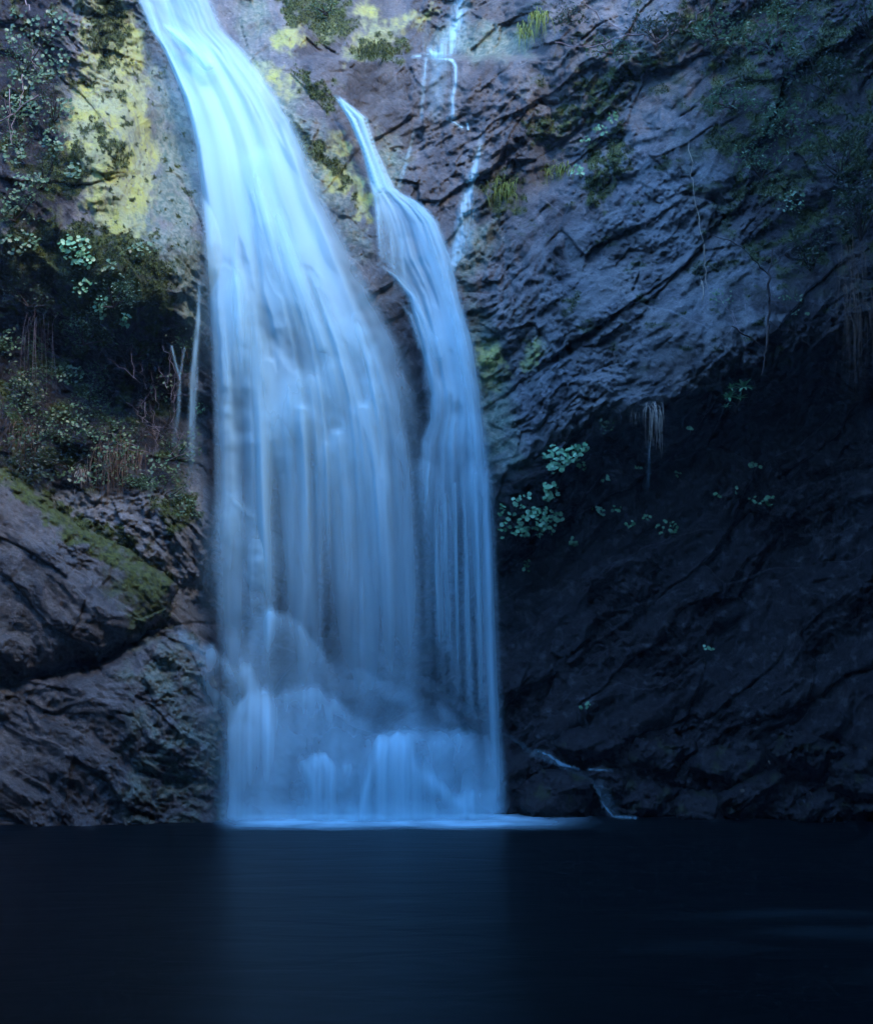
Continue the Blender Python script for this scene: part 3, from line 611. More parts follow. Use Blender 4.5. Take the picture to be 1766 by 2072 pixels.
trickle("thin_cascade", [[(974, 280, 4, .2), (968, 310, 5, .5), (958, 350, 6, .6), (950, 380, 7, .7), (938, 420, 7, .8), (928, 480, 9, .6), (916, 545, 10, .5)], [(956, 360, 9, .2), (950, 440, 12, .35), (934, 520, 12, .2)]], "thin straight cascade slanting down the rock right of the two falls")
trickle("trickle", [[(862, 118, 3, .3), (858, 160, 4, .3), (852, 240, 3, .15)], [(832, 115, 3, .1), (850, 113, 3, .5), (866, 112, 3, .8), (895, 115, 4, .7), (915, 122, 3, .6)], [(915, 122, 3, .6), (922, 135, 3, .7), (921, 170, 4, .5), (914, 200, 4, .5), (916, 235, 5, .4)], [(890, 118, 14, .25), (885, 180, 18, .2), (880, 230, 16, .1)]], "two fine threads dropping from the level shelf of blue rock")
trickle("trickle", [[(936, -20, 14, .3), (928, 30, 16, .35), (915, 80, 18, .35), (890, 110, 20, .35)], [(930, 30, 4, .4), (918, 60, 5, .5), (914, 105, 5, .4)], [(868, 100, 4, .5), (880, 110, 5, .6)]], "misty spray coming down onto the level shelf at the top")
trickle("trickle", [[(905, 238, 3, .5), (920, 248, 3, .6), (935, 258, 3, .4)], [(945, 250, 2, .5), (947, 262, 2, .6)]], "tiny splash lines on the brow below the shelf")
trickle("trickle", [[(838, 265, 2, .2), (822, 330, 3, .3), (805, 380, 3, .15)]], "hair thin thread beside the green stained hollow")
trickle("trickle", [[(404, 572, 3, .2), (402, 640, 4, .5), (396, 720, 5, .45), (391, 820, 6, .4), (387, 960, 8, .05)], [(399, 690, 4, .2), (388, 760, 3, .3), (386, 860, 4, .2)]], "free falling thread left of the main curtain in front of the dark recess", free=9.9, off=0)
trickle("trickle", [[(348, 700, 1.6, .5), (356, 735, 2, .5), (364, 765, 2.5, .45), (362, 830, 3, .25), (352, 900, 5, .05)], [(374, 704, 1.4, .25), (368, 740, 2, .35), (364, 768, 2, .3)]], "forked thread of water beside the bare twigs in the left recess", free=9.85, off=0)
trickle("trickle", [[(1312, 895, 2, .10), (1313, 930, 2, .14), (1310, 990, 3, .02)]], "faint drip falling from the tuft of bleached grass", free=9.35, off=0)
trickle("thin_cascade", [[(1008, 1478, 4, .06), (1040, 1497, 4, .06), (1080, 1526, 3, .10), (1120, 1543, 3, .2), (1160, 1562, 3, .06), (1195, 1575, 3, .06), (1210, 1600, 2, .25), (1220, 1628, 2, .3), (1240, 1652, 3, .5), (1285, 1655, 3, .5)], [(1082, 1518, 2, .3), (1110, 1528, 3, .5), (1135, 1546, 3, .7), (1170, 1556, 2, .2)], [(1190, 1557, 2, .3), (1215, 1558, 2, .5), (1240, 1558, 2, .1)], [(1215, 1590, 8, .12), (1238, 1640, 10, .15)]], "thin runnel winding over dark stones right of the falls into the pool", free=9.45, off=0)

# --- foam where the water meets the pool
def foam():
    X, Y = np.meshgrid(np.arange(-2.2, 1.8, .02), np.arange(8.35, 10.05, .02))
    u = UC + F * X / Y
    a = sstep(420, 520, u) * (1 - sstep(1000, 1240, u)) * sstep(8.25, 9.2, Y + .12 * fbm(X * 2, Y * 2, 601, 3)) * (1 - .3 * sstep(9.5, 9.9, Y))
    a = a * np.clip(.85 + .35 * fbm(X * 3.0, Y * 2, 603, 4), .1, 1.3) * np.interp(u, [420, 560, 700, 1000, 1210], [.6, .9, 1.0, .9, .35])
    Z = .012 + .015 * a * sstep(8.8, 9.3, Y)
    al = np.clip(a * 1.25, 0, 1) * .93
    nv, nu = X.shape; idx = np.arange(nv * nu).reshape(nv, nu)
    f = np.stack([idx[:-1, :-1], idx[:-1, 1:], idx[1:, 1:], idx[1:, :-1]], -1).reshape(-1, 4)
    k = al.ravel() > .01; f = f[k[f].any(1)]
    used = np.zeros(nv * nu, bool); used[f.ravel()] = True; rm = np.cumsum(used) - 1
    me = raw_mesh("foam", np.stack([X, Y, Z], -1).reshape(-1, 3)[used], rm[f]); add_attr(me, 'veil', al.ravel()[used])
    return me
def drift():  # faint pale patches lying just above the water
    X, Y = np.meshgrid(np.arange(.4, 2.6, .02), np.arange(3.2, 5.6, .02)); a = np.zeros(X.shape)
    for (x, y, lx, ly, k) in [(1.25, 4.62, .42, .13, .012), (.72, 3.95, .30, .12, .008), (1.5, 4.2, .35, .12, .014), (1.45, 3.5, .30, .12, .014)]:
        a = np.maximum(a, k * np.exp(-((X - x + .15 * vn(Y * 3, X, 611)) / lx) ** 4 - ((Y - y + .05 * vn(X * 2.2, Y, 613)) / ly) ** 2))
    a = a * np.clip(.8 + .5 * fbm(X * 2.5, Y * 6, 615, 3), 0, 1.4)
    nv, nu = X.shape; idx = np.arange(nv * nu).reshape(nv, nu); f = np.stack([idx[:-1, :-1], idx[:-1, 1:], idx[1:, 1:], idx[1:, :-1]], -1).reshape(-1, 4)
    k = a.ravel() > .0008; f = f[k[f].any(1)]; used = np.zeros(nv * nu, bool); used[f.ravel()] = True; rm = np.cumsum(used) - 1
    me = raw_mesh("pale_streaks", np.stack([X, Y, np.full(X.shape, .006)], -1).reshape(-1, 3)[used], rm[f]); add_attr(me, 'veil', a.ravel()[used]); return me
tag(link("pale_streaks", drift(), MAT_WATER), "faint pale streaks on the dark pool", "foam", kind='stuff')
tag(link("foam", foam(), MAT_WATER), "band of pale foam on the pool where the cascade lands", "foam", kind='stuff')

# ------------------------------------------------------------------ stones along the foot of the right wall
def blob(u, v, ru, rv, seed, n=11):
    r = np.random.default_rng(seed)
    return [(u + ru * math.cos(a) * k, v + rv * math.sin(a) * k) for a, k in ((2 * math.pi * i / n + r.uniform(-.15, .15), r.uniform(.75, 1.15)) for i in range(n))]
def att_dark(U, V, e):
    z = np.zeros(U.shape); nz = fbm(U / 30.0, V / 30.0, 451, 4)
    return {'lichen': z, 'teal': z, 'moss': .3 * sstep(.3, .6, nz), 'dark': np.clip(1.05 + .2 * nz, 0, 1.15), 'brown': z}
for i, (u, v, ru, rv, dz) in enumerate([(1120, 1618, 84, 62, 9.55), (1185, 1500, 62, 36, 9.95), (1300, 1625, 72, 50, 9.6), (1330, 1520, 76, 38, 9.9), (1420, 1640, 66, 40, 9.5), (1480, 1545, 80, 44, 9.75), (1545, 1625, 80, 52, 9.45), (1625, 1520, 70, 42, 9.6), (1665, 1640, 76, 44, 9.3), (1750, 1570, 70, 60, 9.25), (1790, 1650, 60, 46, 9.1), (1225, 1580, 40, 30, 9.75)]):
    patch("stone", blob(u, v, ru, rv, 700 + i), lambda U, V, d=dz, c=v, r=rv: d - .06 * np.clip((V - c) / r, -1, 1), min(ru, rv) * .55, .24,
          "dark wet stone piled along the foot of the undercut right wall", 'stone', 'stones at the foot of the right wall', seed=31 + i, att=att_dark, amp=1.25)

# ------------------------------------------------------------------ plants
R = random.Random(11)
def leaf_material(name, c1, c2, gloss=.45):
    t = NT(name); oi = t.n("ShaderNodeObjectInfo").outputs['Random']; tc = t.n("ShaderNodeTexCoord").outputs['Object']
    geo = t.n("ShaderNodeNewGeometry").outputs['Random Per Island']
    f = t.math('FRACT', t.math('ADD', oi, geo))
    c = t.mix(f, c1, c2)
    c = t.mix(t.math('MULTIPLY', t.noise(tc, 30.0, 2), .35), c, tuple(x * .55 for x in c1))
    b = t.n("ShaderNodeBsdfPrincipled", None, Base_Color=c, Roughness=gloss)
    tr = t.n("ShaderNodeBsdfTranslucent", None, Color=c)
    return t.done(t.n("ShaderNodeMixShader", None, i0=.22, i1=b, i2=tr))
LEAF_BRIGHT = leaf_material("round_leaf_green", (0.07, 0.25, 0.10), (0.26, 0.56, 0.27))
LEAF_MID = leaf_material("creeper_green", (0.055, 0.14, 0.06), (0.15, 0.27, 0.12))
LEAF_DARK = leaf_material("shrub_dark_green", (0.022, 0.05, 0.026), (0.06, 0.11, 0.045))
MAT_MOSS = leaf_material("moss_tuft_green", (0.022, 0.042, 0.010), (0.085, 0.12, 0.025), .9)
MAT_LIME = leaf_material("lime_moss_green", (0.12, 0.20, 0.03), (0.25, 0.32, 0.06), .9)
MAT_TWIG = leaf_material("grey_twig", (0.16, 0.13, 0.13), (0.34, 0.29, 0.28), .8)
MAT_STEM = leaf_material("dark_stem", (0.035, 0.03, 0.025), (0.08, 0.06, 0.045), .8)
MAT_DRY = leaf_material("bleached_grass", (0.34, 0.30, 0.22), (0.62, 0.57, 0.45), .8)
MAT_DRYDARK = leaf_material("brown_grass", (0.08, 0.055, 0.035), (0.20, 0.14, 0.09), .8)

def fan_leaf(n=11, scallop=.08, cup=.22, squash=1.0):
    v = [(0, 0, -.05)]
    for i in range(n):
        a = 2 * math.pi * i / n; r = 1 + scallop * (1 if i % 2 else -1)
        if i == 0: r *= .55
        v.append((r * math.cos(a), squash * r * math.sin(a), cup * (.6 + .4 * math.sin(3 * a)) - .05))
    me = bpy.data.meshes.new("leaf"); me.from_pydata(v, [], [(0, 1 + i, 1 + (i + 1) % n) for i in range(n)]); me.polygons.foreach_set("use_smooth", [True] * n); return me
def lance_leaf():
    xs = [0, .25, .55, .85, 1.0]; ws = [.03, .13, .15, .08, 0.0]; v = []; f = []
    for x, w in zip(xs, ws):
        z = .28 * x - .42 * x * x; v += [(x, -w, z + .05 * w), (x, 0, z - .02), (x, w, z + .05 * w)]
    for i in range(4):
        a = 3 * i; f += [(a, a + 1, a + 4, a + 3), (a + 1, a + 2, a + 5, a + 4)]
    me = bpy.data.meshes.new("leaf"); me.from_pydata(v, [], f); return me
LEAVES = {}
def leaf_mesh(kind, mat):
    k = (kind, mat.name)
    if k not in LEAVES:
        me = lance_leaf() if kind == 'lance' else fan_leaf(*({'round': (12, .07, .25, 1.0), 'oval': (8, .03, .2, .62)}[kind])); me.materials.append(mat); LEAVES[k] = me
    return LEAVES[k]

def tube(pts, r0, r1, n=5):
    pts = [Vector(p) for p in pts]; V_ = []; F_ = []
    for i, p in enumerate(pts):
        d = (pts[min(i + 1, len(pts) - 1)] - pts[max(i - 1, 0)]).normalized()
        a = d.orthogonal().normalized(); b = d.cross(a); r = r0 + (r1 - r0) * i / max(1, len(pts) - 1)
        for k in range(n):
            t = 2 * math.pi * k / n; V_.append(p + (a * math.cos(t) + b * math.sin(t)) * r)
    for i in range(len(pts) - 1):
        for k in range(n): F_.append((i * n + k, i * n + (k + 1) % n, (i + 1) * n + (k + 1) % n, (i + 1) * n + k))
    return V_, F_
def join_tubes(name, tubes, mat, parent, kind=None):
    V_ = []; F_ = []
    for v, f in tubes:
        o = len(V_); V_ += v; F_ += [tuple(i + o for i in q) for q in f]
    off = parent.location if parent is not None else Vector((0, 0, 0))
    me = bpy.data.meshes.new(name); me.from_pydata([tuple(Vector(p) - off) for p in V_], [], F_)
    me.polygons.foreach_set("use_smooth", [True] * len(F_)); me.materials.append(mat)
    o = bpy.data.objects.new(name, me); COL.objects.link(o); o.parent = parent
    if kind: o['kind'] = kind
    return o

def surf(us, vs): return depth(np.array(us, dtype=float), np.array(vs, dtype=float))

def leafy(name, ells, size, label, cat='plant', group=None, mat=None, kind='round', lift=.14, up=.55, stems=True, seed=0):
    """a clump: every leaf an object of its own; ells (u, v, ru, rv, n)"""
    mat = mat or LEAF_BRIGHT; r = random.Random(1000 + seed); us = []; vs = []; li = []
    for (u, v, ru, rv, n) in ells:
        for _ in range(n):
            a = r.uniform(0, 6.283); q = math.sqrt(r.random()) * r.uniform(.8, 1.15)
            us.append(u + ru * q * math.cos(a)); vs.append(v + rv * q * math.sin(a)); li.append(max(.1, 1 - .6 * q) * r.uniform(.45, 1.0))
    d = surf(us, vs); cu = sum(us) / len(us); cv = sum(vs) / len(vs); dc = float(np.median(d))
    e = empty(name, PV(cu, cv, dc), label, cat, group); me = leaf_mesh(kind, mat); tb = []
    for u, v, dd, l in zip(us, vs, d, li):
        dd = min(float(dd), dc + .12) - lift * l - .015
        p = PV(u, v, dd)
        nrm = Vector((r.gauss(0, .42), -1 + r.gauss(0, .25), up + r.gauss(0, .38))).normalized()
        q = nrm.to_track_quat('Z', 'Y') @ Euler((0, 0, r.uniform(0, 6.28))).to_quaternion()
        o = bpy.data.objects.new("leaf", me); COL.objects.link(o); o.parent = e; o.location = p - e.location
        o.rotation_mode = 'QUATERNION'; o.rotation_quaternion = q; k = size * r.uniform(.6, 1.25); o.scale = (k, k, k)
        if stems:
            root = PV(u + r.uniform(-4, 4), v + r.uniform(4, 12), dd + lift * .9 + .04)
            tb.append(tube([p - nrm * .002, (p + root) / 2 + Vector((0, 0, .01)), root], .0014, .0018, 3))
    if tb: join_tubes("stalks", tb, MAT_STEM if mat is LEAF_DARK else mat, e, 'stuff')
    return e

# round-leaved clumps under the lip of the right wall
leafy("leafy_plant", [(1162, 905, 27, 13, 18), (1122, 922, 22, 20, 20), (1150, 932, 30, 17, 20), (1122, 948, 20, 12, 18), (1150, 918, 34, 20, 20)], .020, "largest bright clump of round green leaves, hanging just under the right rock lip", lift=.34, seed=1)
leafy("leafy_plant", [(1118, 984, 19, 15, 16), (1112, 1003, 16, 9, 14)], .020, "small tight clump of round leaves between the upper and lower green clumps", lift=.32, seed=2)
leafy("leafy_plant", [(1052, 1010, 24, 20, 16), (1096, 1044, 44, 20, 36), (1080, 1070, 42, 18, 28), (1045, 1074, 26, 14, 14), (1018, 1055, 14, 34, 16), (1085, 1055, 46, 28, 40)], .018, "wide sprawling spread of round leaves close beside the falling water", lift=.32, seed=3)
for i, (u, v, ru, rv, n) in enumerate([(1155, 1095, 15, 9, 13), (1065, 1147, 10, 14, 10), (1211, 1034, 16, 12, 13), (1272, 1060, 10, 8, 7), (1350, 1067, 26, 14, 24), (1397, 867, 11, 5, 6), (1371, 957, 8, 7, 5), (1525, 944, 14, 8, 9), (1539, 1011, 26, 14, 24), (1454, 1001, 8, 5, 6), (1485, 990, 8, 8, 5), (1428, 1312, 16, 6, 8), (1184, 1428, 14, 9, 9), (1225, 968, 10, 9, 6), (1250, 1030, 18, 6, 7), (1180, 945, 8, 10, 5), (1310, 1045, 10, 6, 5), (1290, 945, 8, 6, 4)]):
    leafy("leafy_plant", [(u, v, ru, rv, n)], .015, "small tuft of round leaves scattered on the dark undercut wall", group='round leaved tufts on the dark wall', lift=.14, seed=20 + i)
# ledges higher on the right wall
leafy("leafy_plant", [(1240, 238, 10, 15, 16), (1214, 262, 18, 9, 18), (1188, 282, 14, 7, 12)], .014, "string of pale green leaves along the mossy ledge of the right wall", mat=LEAF_BRIGHT, seed=50)
leafy("leafy_plant", [(1168, 345, 14, 12, 20)], .015, "single round bush of leaves in a dark notch of the right wall", seed=51)
leafy("leafy_plant", [(1228, 860, 20, 16, 22)], .011, "small feathery plant beside the tuft of bleached grass", mat=LEAF_MID, kind='oval', seed=52)
leafy("leafy_plant", [(1600, 410, 30, 26, 46)], .015, "dim leafy bush in front of the shaded right slope", mat=LEAF_MID, kind='oval', seed=53)
leafy("leafy_plant", [(1600, 602, 40, 7, 14), (1622, 632, 22, 8, 9)], .014, "leaves on a thin twig beside the dark sapling", mat=LEAF_MID, kind='oval', seed=54)
leafy("leafy_plant", [(1460, 600, 26, 18, 28)], .012, "low leafy sprig at the foot of the pale stalk", mat=LEAF_MID, kind='oval', seed=55)
# left bank
leafy("leafy_plant", [(148, 500, 34, 26, 52), (165, 527, 24, 16, 24)], .017, "dense clump of blue green leaves at the brow of the left overhang", seed=60)
leafy("leafy_plant", [(40, 490, 46, 24, 46)], .015, "leafy creeper at the brow of the overhang beside the picture's mossy left bank", mat=LEAF_MID, seed=61)
leafy("leafy_plant", [(166, 580, 20, 24, 24), (205, 622, 15, 30, 24)], .015, "trailing string of leaves hanging below the dense clump", seed=62)
leafy("leafy_plant", [(252, 648, 20, 14, 20)], .014, "small hanging spray of leaves under the mossy overhang", mat=LEAF_BRIGHT, seed=63)
leafy("leafy_plant", [(225, 540, 20, 14, 16), (286, 505, 26, 16, 24)], .014, "creeper leaves along the moss edge below the lichen rock", mat=LEAF_MID, seed=64)
for i, (u, v, ru, rv, n) in enumerate([(55, 150, 44, 34, 54), (112, 125, 32, 34, 46), (75, 222, 46, 26, 54), (28, 300, 30, 40, 46), (108, 285, 26, 32, 44), (60, 372, 42, 24, 46), (20, 415, 26, 30, 30), (40, 60, 44, 40, 44), (120, 50, 30, 34, 30), (30, 215, 30, 30, 34), (130, 215, 20, 24, 20), (150, 345, 24, 20, 20)]):
    leafy("creeper", [(u, v, ru, rv, int(n * 1.3))], .0145, "patch of small dark creeper leaves on the bank left of the lichen rock", 'creeper', 'creeper patches on the upper left bank', LEAF_MID, lift=.12, stems=False, seed=80 + i)
for i, (u, v, ru, rv, n) in enumerate([(140, 758, 34, 22, 34), (55, 790, 50, 36, 50), (140, 850, 44, 40, 50), (230, 905, 56, 30, 60), (60, 890, 46, 36, 46), (330, 940, 36, 28, 34), (20, 690, 26, 26, 22), (300, 720, 34, 34, 26), (330, 780, 26, 30, 20), (180, 960, 60, 24, 40), (90, 960, 50, 20, 34), (390, 900, 20, 40, 18)]):
    leafy("undergrowth_plant", [(u, v, ru, rv, int(n * 1.5))], .0155, "dim leafy undergrowth in the recess above the upper boulder", 'plant', 'undergrowth in the left recess', LEAF_DARK if i % 3 == 1 else LEAF_MID, 'oval', .22, stems=False, seed=110 + i)
leafy("leafy_plant", [(405, 826, 16, 11, 26)], .012, "bright green sprig between the free falling thread and main curtain", mat=LEAF_BRIGHT, kind='oval', seed=140)
leafy("leafy_plant", [(380, 1030, 26, 22, 40)], .011, "low greenery on the mossy hump beside the curtain's foot", mat=LEAF_MID, kind='oval', seed=141)

# rosette plant on stems
def rosette():
    d0 = float(surf([1490], [800])[0]) - .30
    e = empty("rosette_plant", PV(1488, 836, d0 + .1), "spiky rosette plant with lance leaves on bent stems, below the right overhang", 'plant'); me = leaf_mesh('lance', LEAF_BRIGHT); r = random.Random(4); st = []
    for (u, v, n, k) in [(1504, 784, 15, .085), (1473, 804, 12, .075), (1478, 786, 9, .06), (1496, 806, 8, .06), (1468, 824, 6, .045)]:
        c = PV(u, v, d0 - .05)
        for i in range(n):
            a = 2 * math.pi * i / n + r.uniform(-.2, .2); el = r.uniform(-.3, .75)
            dr = Vector((math.cos(a) * math.cos(el), -.35 - .4 * abs(math.sin(a)), math.sin(a) * .5 + .35 * math.sin(el) + .12)).normalized()
            o = bpy.data.objects.new("leaf", me); COL.objects.link(o); o.parent = e; o.location = c - e.location; o.rotation_mode = 'QUATERNION'
            o.rotation_quaternion = dr.to_track_quat('X', 'Z'); o.scale = (k * r.uniform(.8, 1.1),) * 3
        st.append(tube([c, (c + e.location) / 2 + Vector((r.uniform(-.03, .03), -.03, -.03)), e.location], .005, .008))
    for t in st: join_tubes("stem", [t], MAT_STEM, e)
rosette()

# grasses
def blade(p, drop, out, side, w, r, n=6):
    pts = []; ph = r.uniform(0, 6.28)
    for i in range(n + 1):
        t = i / n; pts.append(Vector(p) + Vector((side * t * (1 - .3 * t) + .012 * math.sin(5 * t + ph) * t, -out * math.sin(min(1, t * 1.6) * 1.57), .22 * drop * math.sin(t * 3.0) * (1 - t) - drop * t * t + r.uniform(-.004, .004))))
    V_ = []; F_ = []
    for i, q in enumerate(pts):
        ww = w * (1 - .85 * i / n); V_ += [q + Vector((-ww, 0, 0)), q + Vector((0, -ww * .5, 0)), q + Vector((ww, 0, 0))]
    for i in range(n): a = 3 * i; F_ += [(a, a + 1, a + 4, a + 3), (a + 1, a + 2, a + 5, a + 4)]
    return V_, F_
def tuft(name, u, v, ru, n, drop, label, mat, group=None, separate=False, seed=0, w=.0035, rv=6, back=0.0):
    r = random.Random(2000 + seed); us = [u + r.gauss(0, ru * .6) for _ in range(n)]; vs = [v + r.gauss(0, rv) for _ in range(n)]
    d = surf(us, vs); e = empty(name, PV(u, v, float(np.median(d))), label, 'grass', group); bl = []
    for a, b, dd in zip(us, vs, d):
        bl.append(blade(PV(a, b, min(float(dd), float(np.median(d)) + .1) + .02 + back), drop * r.uniform(.25, 1.2), r.uniform(.05, .18), r.gauss(0, .055), w * r.uniform(.5, 1.3), r))
    if separate:
        for b in bl: join_tubes("blade", [b], mat, e)
    else: join_tubes("blades", bl, mat, e, 'stuff')
    return e
tuft("grass_tuft", 1318, 832, 13, 30, .34, "tuft of bleached straw coloured grass hanging from the right rock lip", MAT_DRY, separate=True, seed=1, w=.0032)
tuft("grass_tuft", 1278, 838, 10, 10, .12, "short pale grass wisps on the lip beside the bleached tuft", MAT_DRY, separate=True, seed=2, w=.002)
tuft("grass_tuft", 1090, 40, 16, 60, .32, "green and straw grass drooping from the ledge at the top right", MAT_LIME, seed=3)
tuft("grass_tuft", 1062, 70, 12, 40, .26, "narrow green grass tuft beside the mossy brow at the top", MAT_LIME, seed=4)
tuft("grass_tuft", 245, 925, 44, 130, .42, "brown grass skirt hanging over the mossy crest above the boulder", MAT_DRYDARK, seed=5, rv=16)
tuft("grass_tuft", 172, 958, 8, 26, .20, "small pale grass tuft at the end of the brown grass skirt", MAT_DRY, seed=6)
tuft("root_tuft", 84, 655, 22, 22, .62, "long pale roots dangling in the dark left recess", MAT_TWIG, separate=True, seed=7, w=.002, rv=12)
tuft("grass_tuft", 1715, 565, 26, 80, .62, "drooping mass of dead brown grass on the shaded right slope", MAT_DRYDARK, seed=8, rv=60, w=.0024)
tuft("grass_tuft", 1130, 350, 22, 50, .14, "short green grass in the notch of the right wall", MAT_LIME, seed=9)
tuft("grass_tuft", 1010, 385, 22, 70, .16, "fringe of moss strands on the dark boss beside the thin cascade", MAT_LIME, seed=10, rv=14)
tuft("grass_tuft", 60, 880, 26, 50, .25, "limp brown grass low on the left bank", MAT_DRYDARK, seed=11, rv=14)
tuft("grass_tuft", 760, 112, 40, 90, .09, "fringe of dripping moss under the brow at the top centre", MAT_MOSS, seed=12, rv=8)

# twigs and bare branches: one mesh for each twig
def wig(u0, v0, u1, v1, d0, d1, r, n=7, k=6):
    pts = []
    for i in range(n + 1):
        t = i / n; b = math.sin(t * math.pi)
        pts.append(PV(u0 + (u1 - u0) * t + r.gauss(0, k) * b, v0 + (v1 - v0) * t + r.gauss(0, k) * b, d0 + (d1 - d0) * t + r.gauss(0, .015)))
    return pts
def twigs(name, segs, label, mat, cat='branch', d=None, seed=0, r0=.004, part="twig"):
    r = random.Random(3000 + seed); us = [s[0] for s in segs]; vs = [s[1] for s in segs]
    dd = float(np.min(surf(us, vs))) - .06 if d is None else d
    e = empty(name, PV(segs[0][0], segs[0][1], dd + .06), label, cat)
    for s in segs:
        k = s[4] if len(s) > 4 else 1.0
        join_tubes(part, [tube(wig(s[0], s[1], s[2], s[3], dd + r.uniform(-.05, .05), dd + r.uniform(-.12, .02), r, k=4), r0 * k, r0 * .45 * k)], mat, e)
    return e
r = random.Random(77); tang = []
for i in range(46):
    u = r.uniform(270, 370); v = r.uniform(760, 930); a = r.gauss(1.57, .7); l = r.uniform(30, 95)
    tang.append((u, v, u + l * math.cos(a), v - l * math.sin(a) * .9, r.uniform(.5, 1.0)))
twigs("bare_bush", tang, "tangle of bare grey twigs in the recess left of the curtain", MAT_TWIG, 'bush', d=9.75, seed=1, r0=.0030)
twigs("branch", [(1122, 86, 1194, 96), (1194, 96, 1269, 70), (1182, 8, 1269, 70, .7), (1269, 70, 1337, 82, 1.3), (1337, 82, 1381, 60, 1.3), (1381, 60, 1433, 6, 1.2), (1337, 82, 1300, 110, .6), (1360, 66, 1375, 20, .7), (1370, 40, 1388, 8, .9), (1350, 72, 1340, 30, .6), (1381, 60, 1410, 70, .6)], "pale bare branch leaning across the top right vegetation", MAT_TWIG, seed=2, r0=.006)
twigs("branch", [(0, 246, 79, 192, 1.4), (0, 268, 36, 272, .6), (20, 180, 24, 290, .8), (46, 150, 40, 215, .8), (66, 100, 72, 140, .9), (52, 0, 60, 26, 1), (10, 200, 30, 250, .7), (30, 230, 26, 300, .7)], "bare pale branches poking out of the upper left bank", MAT_TWIG, seed=3, r0=.005)
twigs("pale_stalk", [(1393, 285, 1404, 400), (1404, 400, 1424, 500), (1424, 495, 1429, 600, 1.5), (1420, 570, 1428, 655, 1.2), (1416, 560, 1422, 600, .7)], "tall pale dried stalk standing before the lit right wall", MAT_DRY, 'stalk', seed=4, r0=.004, part="stem")
twigs("pale_stalk", [(1302, 300, 1296, 380, .7), (1296, 380, 1310, 440, .8), (1310, 440, 1304, 462), (1304, 440, 1285, 425, .6), (1306, 442, 1330, 455, .6)], "thin dry weed stalk on the mossy corner of the right wall", MAT_TWIG, 'stalk', seed=5, r0=.003, part="stem")
twigs("sapling", [(1552, 700, 1556, 600, 2.2), (1556, 600, 1562, 505, 1.8), (1560, 530, 1525, 508, .9), (1558, 560, 1500, 500, .9), (1500, 500, 1430, 470, .7), (1560, 540, 1590, 510, .8), (1556, 610, 1620, 615, .7), (1552, 690, 1540, 760, 1), (1540, 700, 1480, 660, 1.2), (1556, 650, 1640, 700, .8)], "slender dark sapling with bare side twigs on the right slope", MAT_STEM, 'sapling', seed=6, r0=.006)
twigs("root_spray", [(1455, 600, 1510, 690, .8), (1470, 620, 1500, 680, .6), (1490, 650, 1440, 720, .7), (1480, 640, 1530, 740, .7), (1440, 720, 1480, 730, .6), (1470, 740, 1450, 712, .6)], "spray of fine bare roots under the leafy sprig", MAT_TWIG, 'roots', seed=7, r0=.0025, part="root")
twigs("fallen_twig", [(352, 1230, 370, 1285, .6), (372, 1190, 380, 1275, .5), (395, 1110, 402, 1180, .4)], "thin drips of root hanging at the boulder's right end", MAT_TWIG, 'roots', seed=8, r0=.002, part="root")

# shaded shrubs on the right slope: too dim to tell leaf from leaf
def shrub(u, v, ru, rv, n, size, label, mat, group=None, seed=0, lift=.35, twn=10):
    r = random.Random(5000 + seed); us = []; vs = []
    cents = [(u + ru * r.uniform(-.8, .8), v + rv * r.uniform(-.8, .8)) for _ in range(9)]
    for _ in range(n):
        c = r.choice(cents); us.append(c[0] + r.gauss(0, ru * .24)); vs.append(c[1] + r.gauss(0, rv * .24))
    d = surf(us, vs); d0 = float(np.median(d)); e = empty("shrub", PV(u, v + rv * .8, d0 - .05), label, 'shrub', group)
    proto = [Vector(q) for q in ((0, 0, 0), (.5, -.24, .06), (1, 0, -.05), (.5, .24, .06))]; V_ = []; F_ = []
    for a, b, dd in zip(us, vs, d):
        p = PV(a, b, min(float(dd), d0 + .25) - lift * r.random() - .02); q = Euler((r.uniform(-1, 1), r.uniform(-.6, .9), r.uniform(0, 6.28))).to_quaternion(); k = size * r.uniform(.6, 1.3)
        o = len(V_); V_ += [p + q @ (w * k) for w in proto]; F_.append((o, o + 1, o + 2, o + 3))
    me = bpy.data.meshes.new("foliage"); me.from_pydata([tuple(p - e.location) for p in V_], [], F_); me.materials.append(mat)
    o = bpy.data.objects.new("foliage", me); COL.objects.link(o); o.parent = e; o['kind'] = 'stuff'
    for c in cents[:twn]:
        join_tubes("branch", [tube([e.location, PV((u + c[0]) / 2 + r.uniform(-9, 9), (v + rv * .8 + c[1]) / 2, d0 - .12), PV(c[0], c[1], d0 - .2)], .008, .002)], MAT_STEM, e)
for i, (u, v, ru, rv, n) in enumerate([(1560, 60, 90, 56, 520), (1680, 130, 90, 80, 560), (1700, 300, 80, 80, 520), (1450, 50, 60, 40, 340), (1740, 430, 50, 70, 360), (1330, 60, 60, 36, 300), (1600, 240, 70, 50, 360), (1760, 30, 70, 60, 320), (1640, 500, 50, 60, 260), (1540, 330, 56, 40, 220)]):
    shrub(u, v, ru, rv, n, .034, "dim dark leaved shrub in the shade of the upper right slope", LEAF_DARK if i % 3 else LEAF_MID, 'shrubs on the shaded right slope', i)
shrub(1480, 190, 56, 36, 420, .028, "feathery paler green shrub at the edge of the shaded right slope", LEAF_MID, seed=20)
shrub(1240, 90, 70, 26, 320, .026, "low green shrub behind the pale bare branch", LEAF_MID, seed=21)
shrub(660, 10, 34, 26, 260, .022, "small green bush at the head of the rib between the falls", LEAF_MID, seed=22, lift=.2)
shrub(1150, 20, 50, 30, 260, .026, "dark bush over the drooping grass at the top", LEAF_DARK, seed=23)

